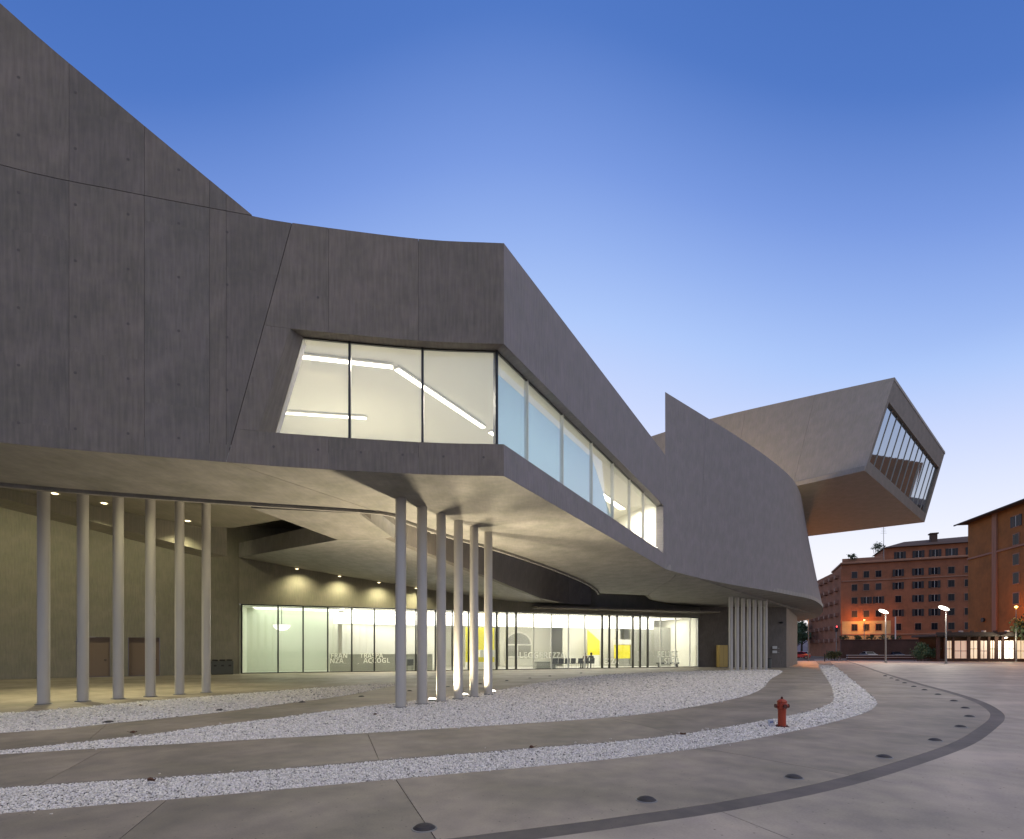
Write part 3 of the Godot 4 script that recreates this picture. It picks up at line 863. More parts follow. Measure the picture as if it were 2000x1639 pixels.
# covered forecourt: inner volumes, ceilings, back wall
func build_undercroft() -> void:
	var v2 := spline(V([[-4.75, 15.75], [-4.2, 18.4], [-2.6, 23.7], [-1.1, 28.4], [0.3, 33.0], [2.1, 38.8], [3.3, 42.0], [4.9, 44.0], [6.9, 44.6]]), 0.7)
	var c := curve(v2)
	var s := begin()
	sheet(s, c, PackedVector2Array([Vector2(0.0, 6.0), Vector2(2.6, 5.6), Vector2(c.s[-1], 5.6), Vector2(c.s[-1], 11.5), Vector2(s_of(c, -3.0, 22.0), 11.5), Vector2(s_of(c, -3.0, 22.0), 7.6), Vector2(0.0, 7.6)]), 0.0, 0.3)
	part("ramp_wall", done(s), M.cast_concrete_1, museum)
	# sloping underside between the ramp wall and the entrance front
	var left := [P(-18.9, 8.04, 35.4), P(-14.2, 7.35, 37.2), P(-9.1, 6.7, 39.2), P(-4.0, 6.1, 41.2), P(0.0, 5.72, 42.8), P(3.5, 5.6, 44.2), P(7.0, 5.55, 45.5)]
	var right := [P(-6.3, 5.6, 18.5), P(-4.25, 5.6, 18.4), P(-2.65, 5.6, 23.7), P(-1.15, 5.6, 28.4), P(0.25, 5.6, 33.0), P(2.05, 5.6, 38.8), P(4.85, 5.6, 44.05)]
	s = begin()
	for i in 6:
		for k in 8:
			var t0 := k / 8.0
			var t1 := (k + 1) / 8.0
			quad(s, left[i].lerp(right[i], t0), left[i + 1].lerp(right[i + 1], t0), left[i + 1].lerp(right[i + 1], t1), left[i].lerp(right[i], t1), Rect2(i * 1.4, t0 * 5, 1.4, 0.6))
	face(s, left[0], right[0], right[0] + Vector3(0, 0.7, 0), left[0] + Vector3(0, 1.0, 0))
	part("sloping_ceiling", done(s), M.soffit_concrete, museum)
	s = begin()
	cap(s, [P(-7.8, 5.86, 15.3), P(-4.75, 5.86, 15.9), P(-4.2, 5.6, 18.38), P(-6.3, 5.602, 18.48)], 0.5)
	part("ceiling_nose", done(s), M.soffit_concrete, museum)
	s = begin()
	prism(s, PackedVector2Array(V([[-24.5, 7.0], [-17, 11.2], [-13.1, 13.25], [-8.7, 14.7], [-7.6, 15.0], [-6.4, 17.6], [-9.9, 22.0], [-12.7, 23.4], [-14.2, 23.3], [-17.6, 17.6], [-23.0, 10.4]])), 7.22, 7.6)
	part("high_ceiling", done(s), M.entrance_concrete, museum)
	# fascia beam that deepens towards the back
	s = begin()
	var q := [[-23.0, 10.4, 6.95], [-17.6, 17.6, 6.86], [-14.2, 23.3, 6.19], [-13.6, 24.4, 6.1]]
	for i in 3:
		var a: Array = q[i]
		var b: Array = q[i + 1]
		face(s, P(a[0], a[2], a[1]), P(b[0], b[2], b[1]), P(b[0], 7.6, b[1]), P(a[0], 7.6, a[1]))
		face(s, P(a[0], a[2], a[1]), P(b[0], b[2], b[1]), P(b[0] - 1.6, b[2] + 0.1, b[1] + 0.9), P(a[0] - 1.6, a[2] + 0.1, a[1] + 0.9))
		face(s, P(a[0] - 1.6, a[2] + 0.1, a[1] + 0.9), P(b[0] - 1.6, b[2] + 0.1, b[1] + 0.9), P(b[0] - 1.6, 10.3, b[1] + 0.9), P(a[0] - 1.6, 10.3, a[1] + 0.9))
	part("fascia_beam", done(s), M.entrance_concrete, museum)
	s = begin()
	prism(s, PackedVector2Array(V([[-60, 5], [-27, 5.4], [-17, 11.3], [-13.1, 13.6], [-8.5, 15.4], [-7.0, 18.6], [-4.5, 18.6], [-2.9, 23.7], [-1.4, 28.4], [0.0, 33.0], [1.8, 38.8], [4.6, 44.3], [7.0, 46.5], [-18.9, 36.5], [-29, 29.5], [-60, 8]])), 10.3, 10.6)
	part("upper_ceiling", done(s), M.entrance_concrete, museum)
	# back wall with two door recesses
	var bw := curve(PackedVector2Array([Vector2(-60, 5.9), Vector2(-28.6, 28.6), Vector2(-18.95, 35.58)]))
	var d := []
	for x in [[148, 0], [215, 0], [250, 0], [312, 0]]:
		var k: float = (x[0] - 1000.0) / 1000.0
		var t: float = (28.6 + 28.6 * k) / (9.65 - 6.98 * k)
		d.append(s_of(bw, -28.6 + 9.65 * t, 28.6 + 6.98 * t))
	s = begin()
	sheet(s, bw, poly4(0, d[0], 0, 10.4), 0, 0.5)
	sheet(s, bw, poly4(d[0], d[1], 2.43, 10.4), 0, 0.5)
	sheet(s, bw, poly4(d[1], d[2], 0, 10.4), 0, 0.5)
	sheet(s, bw, poly4(d[2], d[3], 2.43, 10.4), 0, 0.5)
	sheet(s, bw, poly4(d[3], bw.s[-1], 0, 10.4), 0, 0.5)
	part("back_wall", done(s), M.entrance_concrete, museum)
	for i in [0, 2]:
		s = begin()
		sheet(s, bw, poly4(d[i] + 0.02, d[i + 1] - 0.02, 0.01, 2.42), 0.22, 0.3)
		var door := part("door", done(s), M.door_brown, museum)
		s = begin()
		var m: float = d[i + 1] - 0.3
		sheet(s, bw, poly4(m, m + 0.12, 1.0, 1.05), 0.17, 0.22)
		part("handle", done(s), M.dark_frame, door)

# entrance front: local axes along the glass (a), inward (b)
const FA := Vector2(-18.9, 35.6)
const FD := Vector2(0.932, 0.3622)
const FN := Vector2(-0.3622, 0.932)
func L(a: float, b: float, y: float) -> Vector3:
	var p := FA + FD * a + FN * b
	return P(p.x, y, p.y)
func LQ(list: Array) -> PackedVector2Array:
	var out := PackedVector2Array()
	for q in list: out.append(FA + FD * q[0] + FN * q[1])
	return out
var FT := atan2(0.3622, 0.932)   # turn that lays local x along the glass

func lettering(text: String, a: float, y: float, h: float, parent: Node) -> void:
	var tm := TextMesh.new()
	tm.text = text
	var f := SystemFont.new()
	f.font_names = PackedStringArray(["Droid Sans"])
	f.font_weight = 700
	tm.font = f
	tm.font_size = 64
	tm.pixel_size = h / 46.0
	tm.depth = 0.004
	tm.horizontal_alignment = HORIZONTAL_ALIGNMENT_LEFT
	part("lettering", tm, M.vinyl_white, parent, L(a, -0.012, y), Vector3(0, FT, 0))

func build_entrance() -> void:
	var glaz := sub("entrance_glazing", museum)
	glaz.set_meta("label", "long lit glass front with white lettering")
	var cuts := [0.09, 2.4, 4.05, 5.73, 7.42, 9.06, 10.67, 12.21, 13.75, 15.12, 16.49, 18.91, 19.82, 20.63, 22.25, 23.94, 25.57, 27.2, 28.98, 29.73, 30.54, 32.25, 33.04, 33.89, 35.34, 37.06, 38.76, 39.72]
	for i in cuts.size():
		if i + 1 < cuts.size():
			var w: float = cuts[i + 1] - cuts[i]
			part("pane", bevel_box(Vector3(w - 0.03, 4.7, 0.014), 0.002), M.green_glass if i < 3 else M.clear_glass, glaz, L((cuts[i] + cuts[i + 1]) / 2, 0, 2.41), Vector3(0, FT, 0))
		var door: bool = i in [11, 12, 13, 18, 19, 20, 21, 22, 23]
		var m: Material = M.brown_frame if door else (M.dark_frame if i <= 10 else M.pale_frame)
		var wide := 0.16 if door else (0.1 if i <= 10 else 0.08)
		part("mullion", bevel_box(Vector3(wide, 4.78, 0.16), 0.01), m, glaz, L(cuts[i], 0, 2.4), Vector3(0, FT, 0))
	part("head_rail", bevel_box(Vector3(39.7, 0.07, 0.18), 0.01), M.dark_frame, glaz, L(19.9, 0, 4.81), Vector3(0, FT, 0))
	part("foot_rail", bevel_box(Vector3(39.7, 0.06, 0.15), 0.01), M.dark_frame, glaz, L(19.9, 0, 0.03), Vector3(0, FT, 0))
	for i in [19, 22, 12]:
		part("door_bar", bevel_box(Vector3(0.05, 0.9, 0.05), 0.01), M.pale_frame, glaz, L(cuts[i] - 0.22, -0.06, 1.1), Vector3(0, FT, 0))
	for q in [["FRAN", 5.9, 1.22, 0.34], ["NZA", 5.85, 0.84, 0.36], ["TRASPA", 8.0, 1.22, 0.34], ["ACCOGL", 8.25, 0.84, 0.36], ["LEGGEREZZA", 20.9, 1.2, 0.52], ["EZZA", 29.15, 0.62, 0.5], ["FELICE", 34.95, 1.25, 0.55], ["SICU", 35.75, 0.6, 0.55]]:
		lettering(q[0], q[1], q[2], q[3], glaz)
	# wall above the glass
	var s := begin()
	prism(s, LQ([[-0.05, -0.12], [15.5, -0.12], [15.5, 0.3], [-0.05, 0.3]]), 4.86, 10.4)
	part("lintel_wall", done(s), M.entrance_concrete, museum)
	s = begin()
	prism(s, LQ([[15.51, -0.1], [40.0, -0.1], [40.0, 0.3], [15.51, 0.3]]), 4.86, 9.6)
	part("lintel_wall", done(s), M.entrance_concrete, museum)
	s = begin()
	prism(s, LQ([[22.0, -1.4], [40.1, -2.6], [40.1, -0.11], [22.0, -0.11]]), 5.16, 5.3)
	part("canopy", done(s), M.cast_concrete_1, museum)
	# lobby room
	s = begin()
	prism(s, LQ([[0, 0.1], [39.9, 0.1], [39.9, 13.0], [0, 13.0]]), -0.02, 0.012)
	part("lobby_floor", done(s), M.lobby_floor, museum)
	s = begin()
	prism(s, LQ([[0, 0.31], [39.9, 0.31], [39.9, 13.0], [0, 13.0]]), 4.84, 5.0)
	part("lobby_ceiling", done(s), M.white_paint, museum)
	s = begin()
	prism(s, LQ([[0, 12.6], [39.9, 12.6], [39.9, 12.9], [0, 12.9]]), 0.0, 4.84)
	prism(s, LQ([[39.7, 0.2], [39.95, 0.2], [39.95, 12.6], [39.7, 12.6]]), 0.0, 4.84)
	prism(s, LQ([[-0.2, 0.2], [0.05, 0.2], [0.05, 12.6], [-0.2, 12.6]]), 0.0, 4.84)
	part("lobby_wall", done(s), M.lobby_wall, museum)
	s = begin()
	prism(s, LQ([[0.06, 3.4], [6.6, 4.2], [6.6, 4.45], [0.06, 3.65]]), 0.0, 4.83)
	part("cloakroom_wall", done(s), M.lobby_wall, museum)
	s = begin()
	prism(s, LQ([[6.9, 3.2], [14.5, 3.6], [14.5, 3.8], [6.9, 3.4]]), 0.0, 4.1)
	part("white_screen_wall", done(s), M.white_paint, museum)
	s = begin()
	prism(s, LQ([[5.9, 1.5], [13.9, 1.7], [13.9, 1.78], [5.9, 1.58]]), 0.0, 1.32)
	part("grey_parapet", done(s), M.lobby_grey, museum)
	s = begin()
	prism(s, LQ([[28.6, 7.0], [34.8, 6.0], [34.8, 6.2], [28.6, 7.2]]), 0.0, 4.82)
	part("lobby_partition", done(s), M.lobby_wall, museum)
	s = begin()
	prism(s, LQ([[34.9, 4.2], [39.69, 4.0], [39.69, 4.2], [34.9, 4.4]]), 0.0, 4.0)
	part("grey_partition", done(s), M.lobby_grey, museum)
	# arched window in the lobby's rear wall
	var arch := sub("arched_window", museum)
	s = begin()
	var prof := []
	for k in 17:
		var an := PI * k / 16.0
		prof.append(Vector2(cos(an) * 1.45, 2.15 + sin(an) * 1.35))
	prof.append(Vector2(-1.45, 0.9))
	prof.append(Vector2(1.45, 0.9))
	var ring := []
	for p in prof: ring.append(L(24.6 + p.x, 9.4, p.y))
	var mid := L(24.6, 9.4, 2.0)
	for k in ring.size(): tri(s, mid, ring[k], ring[(k + 1) % ring.size()])
	part("dark_opening", done(s), M.lobby_grey, arch)
	s = begin()
	for k in 18: rod(s, ring[k] + L(0, -0.03, 0) - L(0, 0, 0), ring[k + 1] + L(0, -0.03, 0) - L(0, 0, 0), 0.11, 5)
	rod(s, L(23.2, 9.35, 2.2), L(26.0, 9.35, 2.2), 0.09, 5)
	rod(s, L(24.5, 9.35, 0.9), L(24.5, 9.35, 2.2), 0.09, 5)
	part("white_frame", done(s), M.white_paint, arch)
	s = begin()
	prism(s, LQ([[22.6, 9.42], [28.5, 9.42], [28.5, 9.6], [22.6, 9.6]]), 0.0, 4.83)
	part("arch_wall", done(s), M.lobby_wall, museum)
	# luminous ceiling rows
	for i in 6:
		var a := 3.6 + 6.5 * i
		var t := thing("ceiling_light_panel", L(a, 3.0, 4.8), ["glowing ceiling panel behind the first greenish entrance panes", "glowing ceiling panel above the blank white screen wall", "glowing ceiling panel behind the central column row", "glowing ceiling panel above the yellow reception panel", "glowing ceiling panel above the row of black chairs", "glowing ceiling panel at the right end of the glass front"][i], "lamp", "light panels in the lobby ceiling")
		part("frame", bevel_box(Vector3(6.2, 0.05, 3.2), 0.01), M.white_paint, t, Vector3(0, 0.012, 0), Vector3(0, FT, 0))
		part("diffuser", bevel_box(Vector3(6.0, 0.03, 3.0), 0.005), M.lamp_ceiling, t, Vector3(0, -0.02, 0), Vector3(0, FT, 0))
		area(t, Vector3(0, -0.05, 0), Basis(Vector3.UP, FT) * Basis(Vector3.RIGHT, -PI / 2), Vector2(6.0, 3.0), Color(1.0, 0.985, 0.91) if i else Color(0.86, 1.0, 0.85), 34.0 if i else 10.0)
	# hanging light boxes along the glass
	for i in 5:
		var a := 9.3 + 6.15 * i
		var t := thing("hanging_light_box", L(a, 3.3, 4.22), ["glowing light box above the blank white screen wall", "glowing light box above the doors behind the middle columns", "glowing light box above the arched window", "glowing light box above the row of black chairs", "glowing light box at the right end of the glass front"][i], "lamp", "light boxes along the lobby front")
		part("case", bevel_box(Vector3(6.1, 0.9, 0.3), 0.02), M.lamp_ceiling, t, Vector3.ZERO, Vector3(0, FT, 0))
		part("rod", cylinder(0.02, 0.02, 0.3, 6), M.post_grey, t, Vector3(0, 0.5, 0))
		area(t, Basis(Vector3.UP, FT) * Vector3(0, 0, 0.2), Basis(Vector3.UP, FT + PI), Vector2(6.0, 0.85), Color(1.0, 0.985, 0.91), 14.0)
	# pendant bowl lamp behind the first panes
	var pl := thing("pendant_lamp", L(2.55, 1.6, 3.45), "white bowl pendant lamp behind the first greenish panes", "lamp")
	part("bowl", lathe([Vector2(0.02, -0.36), Vector2(0.35, -0.3), Vector2(0.55, -0.12), Vector2(0.6, 0.05), Vector2(0.56, 0.06), Vector2(0.02, 0.04)]), M.lamp_ceiling, pl)
	part("stem", cylinder(0.025, 0.025, 1.3, 8), M.dark_frame, pl, Vector3(0, 0.68, 0))
	omni(pl, Vector3(0, -0.5, 0), Color(0.95, 1.0, 0.85), 1.0, 0.3)
	# reception and yellow panels
	var yp := thing("yellow_panel", L(18.3, 2.6, 0), "tall yellow panel with a white desk behind the central entrance doors", "panel", "yellow lobby panels")
	part("board", bevel_box(Vector3(2.6, 3.0, 0.12), 0.01), M.yellow_panel, yp, Vector3(0, 2.1, 0), Vector3(0, FT, 0))
	part("desk", bevel_box(Vector3(1.6, 0.62, 0.5), 0.02), M.white_paint, yp, Basis(Vector3.UP, FT) * Vector3(0.6, 1.35, 0.4), Vector3(0, FT, 0))
	part("plinth", bevel_box(Vector3(2.6, 0.6, 0.3), 0.01), M.white_paint, yp, Vector3(0, 0.3, 0), Vector3(0, FT, 0))
	var y2 := thing("yellow_panel", L(31.6, 5.6, 0), "slanted yellow wall panel behind the right-hand entrance doors", "panel", "yellow lobby panels")
	s = begin()
	var pr := [Vector3(-0.9, 1.15, 0), Vector3(0.5, 1.15, 0), Vector3(0.5, 2.6, 0), Vector3(-0.9, 3.7, 0)]
	for z in [0.0, -0.1]:
		quad(s, pr[0] + Vector3(0, 0, z), pr[1] + Vector3(0, 0, z), pr[2] + Vector3(0, 0, z), pr[3] + Vector3(0, 0, z))
	for k in 4: quad(s, pr[k], pr[(k + 1) % 4], pr[(k + 1) % 4] + Vector3(0, 0, -0.1), pr[k] + Vector3(0, 0, -0.1))
	part("board", done(s), M.yellow_panel, y2, Vector3.ZERO, Vector3(0, FT, 0))
	part("support", bevel_box(Vector3(1.2, 1.15, 0.2), 0.01), M.white_paint, y2, Basis(Vector3.UP, FT) * Vector3(-0.2, 0.575, -0.05), Vector3(0, FT, 0))
	var y3 := thing("yellow_panel", L(34.0, 4.4, 0), "low yellow counter with white top right of the entrance doors", "counter", "yellow lobby panels")
	part("body", bevel_box(Vector3(1.7, 1.4, 0.4), 0.02), M.yellow_panel, y3, Vector3(0, 1.5, 0), Vector3(0, FT, 0))
	part("top", bevel_box(Vector3(1.8, 0.5, 0.5), 0.02), M.white_paint, y3, Vector3(0, 2.46, 0), Vector3(0, FT, 0))
	part("foot", bevel_box(Vector3(1.5, 0.8, 0.35), 0.02), M.lobby_grey, y3, Vector3(0, 0.4, 0), Vector3(0, FT, 0))
	var bench := thing("lobby_bench", L(36.9, 0.9, 0.012), "dark low bench inside the right end of the glass front", "bench")
	part("seat", bevel_box(Vector3(2.4, 0.16, 0.5), 0.03), M.black_plastic, bench, Vector3(0, 0.36, 0), Vector3(0, FT, 0))
	for q in [-1.0, 1.0]: part("leg", bevel_box(Vector3(0.1, 0.28, 0.42), 0.01), M.black_plastic, bench, Basis(Vector3.UP, FT) * Vector3(q, 0.14, 0), Vector3(0, FT, 0))
	var case_ := thing("display_case", L(23.9, 1.3, 0.012), "low grey display plinth left of the black chairs", "plinth")
	part("plinth", bevel_box(Vector3(1.9, 0.55, 0.6), 0.02), M.lobby_grey, case_, Vector3(0, 0.28, 0), Vector3(0, FT, 0))
	part("cover", bevel_box(Vector3(1.94, 0.04, 0.64), 0.01), M.bin_grey, case_, Vector3(0, 0.58, 0), Vector3(0, FT, 0))
	build_chairs()

func build_chairs() -> void:
	var labels := ["black chair at the left end of the row before the arched window", "second black chair from the left in the lobby row", "third black chair from the left in the lobby row", "fourth black chair from the left in the lobby row", "black chair beside the seated person in red-brown", "black chair under the seated person in red-brown", "black chair under the seated person all in black"]
	var proto: Node3D
	for i in 7:
		var p := L(24.6 + 0.6 * i + (0.12 if i > 3 else 0.0), 0.85, 0.012)
		var o: Node3D
		if i == 0:
			proto = thing("lobby_chair", p, labels[0], "chair", "black chairs in the lobby", FT + PI)
			part("seat", bevel_box(Vector3(0.46, 0.05, 0.46), 0.015), M.black_plastic, proto, Vector3(0, 0.45, 0))
			part("backrest", bevel_box(Vector3(0.5, 0.5, 0.04), 0.015), M.black_plastic, proto, Vector3(0, 0.66, -0.24), Vector3(-0.15, 0, 0))
			for x in [-0.19, 0.19]:
				for z in [-0.19, 0.19]:
					part("leg", cylinder(0.012, 0.012, 0.44, 8), M.bin_grey, proto, Vector3(x, 0.22, z))
			o = proto
		else:
			o = proto.duplicate()
			o.name = numbered("lobby_chair")
			add_child(o)
			o.position = p
			o.set_meta("label", labels[i])
	var lone := proto.duplicate()
	lone.name = numbered("lobby_chair")
	add_child(lone)
	lone.position = L(11.9, 0.9, 0.012)
	lone.set_meta("label", "single dark chair seen between the first columns of the middle row")
	for i in 2:
		var p := L(24.6 + 0.6 * (5 + i) + 0.12, 0.82, 0.012)
		var t := thing("person", p, ["person in a dark red-brown jacket seated on the left of the pair", "person in black clothes seated on the right of the pair"][i], "person", "people seated in the lobby", FT + PI + (0.25 if i == 0 else -0.15))
		var top := Color(0.09, 0.025, 0.018) if i == 0 else Color(0.012, 0.012, 0.014)
		part("body", person_mesh(top, Color(0.018, 0.018, 0.022), 1.0 if i == 0 else -1.0), M.cloth, t)

# ---------------------------------------------------------------- people: tapered capsules joined smoothly, meshed as surface nets
func field(bones: Array, p: Vector3, blend: float) -> Array:
	var d := 1e3
	var best := 1e3
	var col := Color.BLACK
	for b in bones:
		var a: Vector3 = b[0]
		var ab: Vector3 = b[1] - a
		var l2 := ab.length_squared()
		var t := clampf((p - a).dot(ab) / l2, 0.0, 1.0) if l2 > 1e-9 else 0.0
		var q: float = p.distance_to(a + ab * t) - lerpf(b[2], b[3], t)
		if q < best:
			best = q
			col = b[4]
		var h := clampf(0.5 + 0.5 * (d - q) / blend, 0.0, 1.0)
		d = lerpf(d, q, h) - blend * h * (1.0 - h)
	return [d, col]

func nets(s: SurfaceTool, bones: Array, lo: Vector3, hi: Vector3, cell: float, blend: float) -> void:
	var n := Vector3i(((hi - lo) / cell).ceil()) + Vector3i.ONE
	var val := PackedFloat32Array()
	val.resize(n.x * n.y * n.z)
	var cols := {}
	var idx := func(x: int, y: int, z: int) -> int: return x + n.x * (y + n.y * z)
	for z in n.z:
		for y in n.y:
			for x in n.x:
				val[x + n.x * (y + n.y * z)] = field(bones, lo + Vector3(x, y, z) * cell, blend)[0]
	var vert := {}
	for z in n.z - 1:
		for y in n.y - 1:
			for x in n.x - 1:
				var sum := Vector3.ZERO
				var cnt := 0
				for e in [[0, 0, 0, 1, 0, 0], [0, 1, 0, 1, 1, 0], [0, 0, 1, 1, 0, 1], [0, 1, 1, 1, 1, 1], [0, 0, 0, 0, 1, 0], [1, 0, 0, 1, 1, 0], [0, 0, 1, 0, 1, 1], [1, 0, 1, 1, 1, 1], [0, 0, 0, 0, 0, 1], [1, 0, 0, 1, 0, 1], [0, 1, 0, 0, 1, 1], [1, 1, 0, 1, 1, 1]]:
					var a := val[(x + e[0]) + n.x * ((y + e[1]) + n.y * (z + e[2]))]
					var b := val[(x + e[3]) + n.x * ((y + e[4]) + n.y * (z + e[5]))]
					if (a < 0.0) != (b < 0.0):
						var t := a / (a - b)
						sum += Vector3(x + e[0], y + e[1], z + e[2]).lerp(Vector3(x + e[3], y + e[4], z + e[5]), t)
						cnt += 1
				if cnt:
					var p := lo + sum / cnt * cell
					vert[x + n.x * (y + n.y * z)] = [p, field(bones, p, blend)[1]]
	for z in range(1, n.z - 1):
		for y in range(1, n.y - 1):
			for x in range(1, n.x - 1):
				var a := val[x + n.x * (y + n.y * z)]
				for ax in 3:
					var b := val[(x + int(ax == 0)) + n.x * ((y + int(ax == 1)) + n.y * (z + int(ax == 2)))]
					if (a < 0.0) == (b < 0.0): continue
					var u := Vector3i(int(ax == 2), int(ax == 0), int(ax == 1))
					var w := Vector3i(int(ax == 1), int(ax == 2), int(ax == 0))
					var c := Vector3i(x, y, z)
					var ids := []
					for q in [c - u - w, c - w, c, c - u]: ids.append(q.x + n.x * (q.y + n.y * q.z))
					if b < 0.0: ids.reverse()
					for k in [0, 1, 2, 0, 2, 3]:
						if not vert.has(ids[k]): continue
						s.set_color(vert[ids[k]][1])
						s.add_vertex(vert[ids[k]][0])

func person_mesh(top: Color, trousers: Color, lean: float) -> ArrayMesh:
	var skin := Color(0.32, 0.18, 0.12)
	var hair := Color(0.015, 0.011, 0.009)
	var shoe := Color(0.01, 0.01, 0.01)
	var b := []
	var J := func(p: Vector3, q: Vector3, r0: float, r1: float, c: Color) -> void: b.append([p, q, r0, r1, c])
	J.call(Vector3(0, 0.56, -0.02), Vector3(0.01 * lean, 0.8, -0.03), 0.145, 0.135, top)
	J.call(Vector3(0.01 * lean, 0.8, -0.03), Vector3(0.02 * lean, 1.02, 0.0), 0.14, 0.125, top)
	J.call(Vector3(-0.17, 1.06, 0.0), Vector3(0.17, 1.06, 0.0), 0.065, 0.065, top)
	J.call(Vector3(0.02 * lean, 1.08, 0.0), Vector3(0.03 * lean, 1.17, 0.02), 0.055, 0.05, skin)
	J.call(Vector3(0.03 * lean, 1.24, 0.05), Vector3(0.03 * lean, 1.3, 0.04), 0.075, 0.09, skin)
	J.call(Vector3(0.03 * lean, 1.26, 0.125), Vector3(0.03 * lean, 1.235, 0.14), 0.012, 0.016, skin)
	J.call(Vector3(0.03 * lean, 1.3, 0.0), Vector3(0.03 * lean, 1.345, 0.02), 0.095, 0.088, hair)
	for x in [-1.0, 1.0]:
		J.call(Vector3(0.03 * lean + 0.088 * x, 1.26, 0.03), Vector3(0.03 * lean + 0.09 * x, 1.285, 0.03), 0.014, 0.018, skin)
		J.call(Vector3(0.2 * x, 1.04, 0.0), Vector3(0.26 * x, 0.8, 0.04), 0.06, 0.05, top)
		J.call(Vector3(0.26 * x, 0.8, 0.04), Vector3(0.13 * x, 0.68, 0.26), 0.048, 0.038, top)
		J.call(Vector3(0.1 * x, 0.53, 0.0), Vector3(0.13 * x, 0.53, 0.42), 0.095, 0.068, trousers)
		J.call(Vector3(0.13 * x, 0.53, 0.42), Vector3(0.13 * x, 0.1, 0.44), 0.065, 0.045, trousers)
		J.call(Vector3(0.13 * x, 0.05, 0.42), Vector3(0.14 * x, 0.04, 0.58), 0.045, 0.038, shoe)
	var s := SurfaceTool.new()
	s.begin(Mesh.PRIMITIVE_TRIANGLES)
	s.set_smooth_group(0)
	nets(s, b, Vector3(-0.4, -0.03, -0.26), Vector3(0.4, 1.5, 0.7), 0.03, 0.05)
	for x in [-1.0, 1.0]:
		var h := []
		var palm := Vector3(0.09 * x, 0.645, 0.33)
		h.append([Vector3(0.13 * x, 0.68, 0.26), palm, 0.028, 0.034, skin])
		h.append([palm + Vector3(0.025 * x, 0, 0.0), palm - Vector3(0.025 * x, 0, 0), 0.022, 0.022, skin])
		for f in 4:
			var o: Vector3 = palm + Vector3((0.03 - 0.02 * f) * x, 0.0, 0.02)
			var len_: float = [0.036, 0.045, 0.042, 0.032][f]
			var k: Vector3 = o + Vector3(-0.006 * x, 0.004, len_)
			h.append([o, k, 0.0095, 0.009, skin])
			h.append([k, k + Vector3(-0.004 * x, -0.026, len_ * 0.6), 0.009, 0.0075, skin])
		var th := palm + Vector3(-0.034 * x, 0.005, -0.012)
		h.append([th, th + Vector3(-0.022 * x, 0.008, 0.028), 0.012, 0.01, skin])
		h.append([th + Vector3(-0.022 * x, 0.008, 0.028), th + Vector3(-0.026 * x, 0.0, 0.055), 0.01, 0.008, skin])
		nets(s, h, palm - Vector3(0.09, 0.09, 0.11), palm + Vector3(0.09, 0.08, 0.13), 0.009, 0.008)
	s.generate_normals()
	return s.commit()

# ---------------------------------------------------------------- lamps of the forecourt
func downlight(pos: Vector3, label: String, e: float, dir := Vector3.DOWN, angle := 62.0) -> void:
	var t := thing("ceiling_downlight", pos, label, "lamp", "round downlights in the forecourt ceilings")
	part("ring", lathe([Vector2(0.1, -0.012), Vector2(0.15, -0.015), Vector2(0.16, 0.0), Vector2(0.1, 0.0)]), M.pale_frame, t)
	part("lens", lathe([Vector2(0.001, -0.03), Vector2(0.07, -0.026), Vector2(0.098, -0.01), Vector2(0.098, 0.0)]), M.lamp_warm, t)
	spot(t, Vector3(0, -0.06, 0), dir, angle, Color(1.0, 0.96, 0.76), e, 0.08, 1.0)

func build_forecourt_lamps() -> void:
	downlight(P(-16.3, 7.21, 18.25), "round ceiling downlight above the first column on the left", 55.0)
	downlight(P(-15.5, 7.21, 19.45), "round ceiling downlight between second and third left column", 15.0, P(0.05, -1.0, 0.05), 64.0)
	downlight(P(-14.0, 7.21, 22.1), "round ceiling downlight beside the fifth left column", 15.0, P(0.05, -1.0, 0.05), 64.0)
	downlight(P(-11.2, 7.21, 16.3), "round ceiling downlight hidden close behind the soffit edge", 9.0, P(0.0, -1.0, 0.05), 70.0)
	for i in 3:
		downlight(P(-30.2 + 5.2 * i, 10.28, 21.2 + 3.7 * i), ["wall-washing downlight hidden above the beam, far left", "wall-washing downlight hidden above the beam over the doors", "wall-washing downlight hidden above the beam near the pillar"][i], 20.0, P(-0.35, -1.0, 0.5), 76.0)
	# row along the sloping ceiling, washing the wall above the glass
	var tops := [[-15.08, 7.34, 35.9], [-12.47, 6.98, 37.0], [-9.88, 6.66, 38.0], [-7.3, 6.36, 39.0]]
	var words := ["first small downlight from the left above the glass front", "second small downlight from the left above the glass front", "third small downlight above the glass front beside the columns", "small downlight above the glass front hidden behind the columns"]
	for i in 4:
		var p: Array = tops[i]
		downlight(P(p[0], p[1], p[2]), words[i], 12.0, P(-0.1, -1.0, 0.26), 68.0)
	# uplights set in the gravel between the columns
	var ups := [[-2.55, 16.35], [-1.68, 18.1], [-0.75, 19.6]]
	for i in 3:
		var t := thing("ground_uplight", P(ups[i][0], 0.0, ups[i][1]), ["glaring uplight in the gravel behind the second and third middle column", "glaring uplight in the gravel near the fifth middle column", "uplight in the gravel hidden behind the last middle column"][i], "lamp", "uplights in the gravel by the columns")
		part("housing", lathe([Vector2(0.1, -0.1), Vector2(0.13, 0.0), Vector2(0.135, 0.05), Vector2(0.1, 0.055)]), M.dark_frame, t)
		part("lens", lathe([Vector2(0.13, 0.05), Vector2(0.1, 0.085), Vector2(0.001, 0.1)]), M.lamp_white, t)
		spot(t, Vector3(0, 0.12, 0), Vector3(0.05, 1, -0.05), 78.0, Color(1.0, 0.93, 0.78), 36.0, 0.07, 0.5)

# ---------------------------------------------------------------- ground
func inside(poly: PackedVector2Array, p: Vector2) -> bool:
	return Geometry2D.is_point_in_polygon(p, poly)

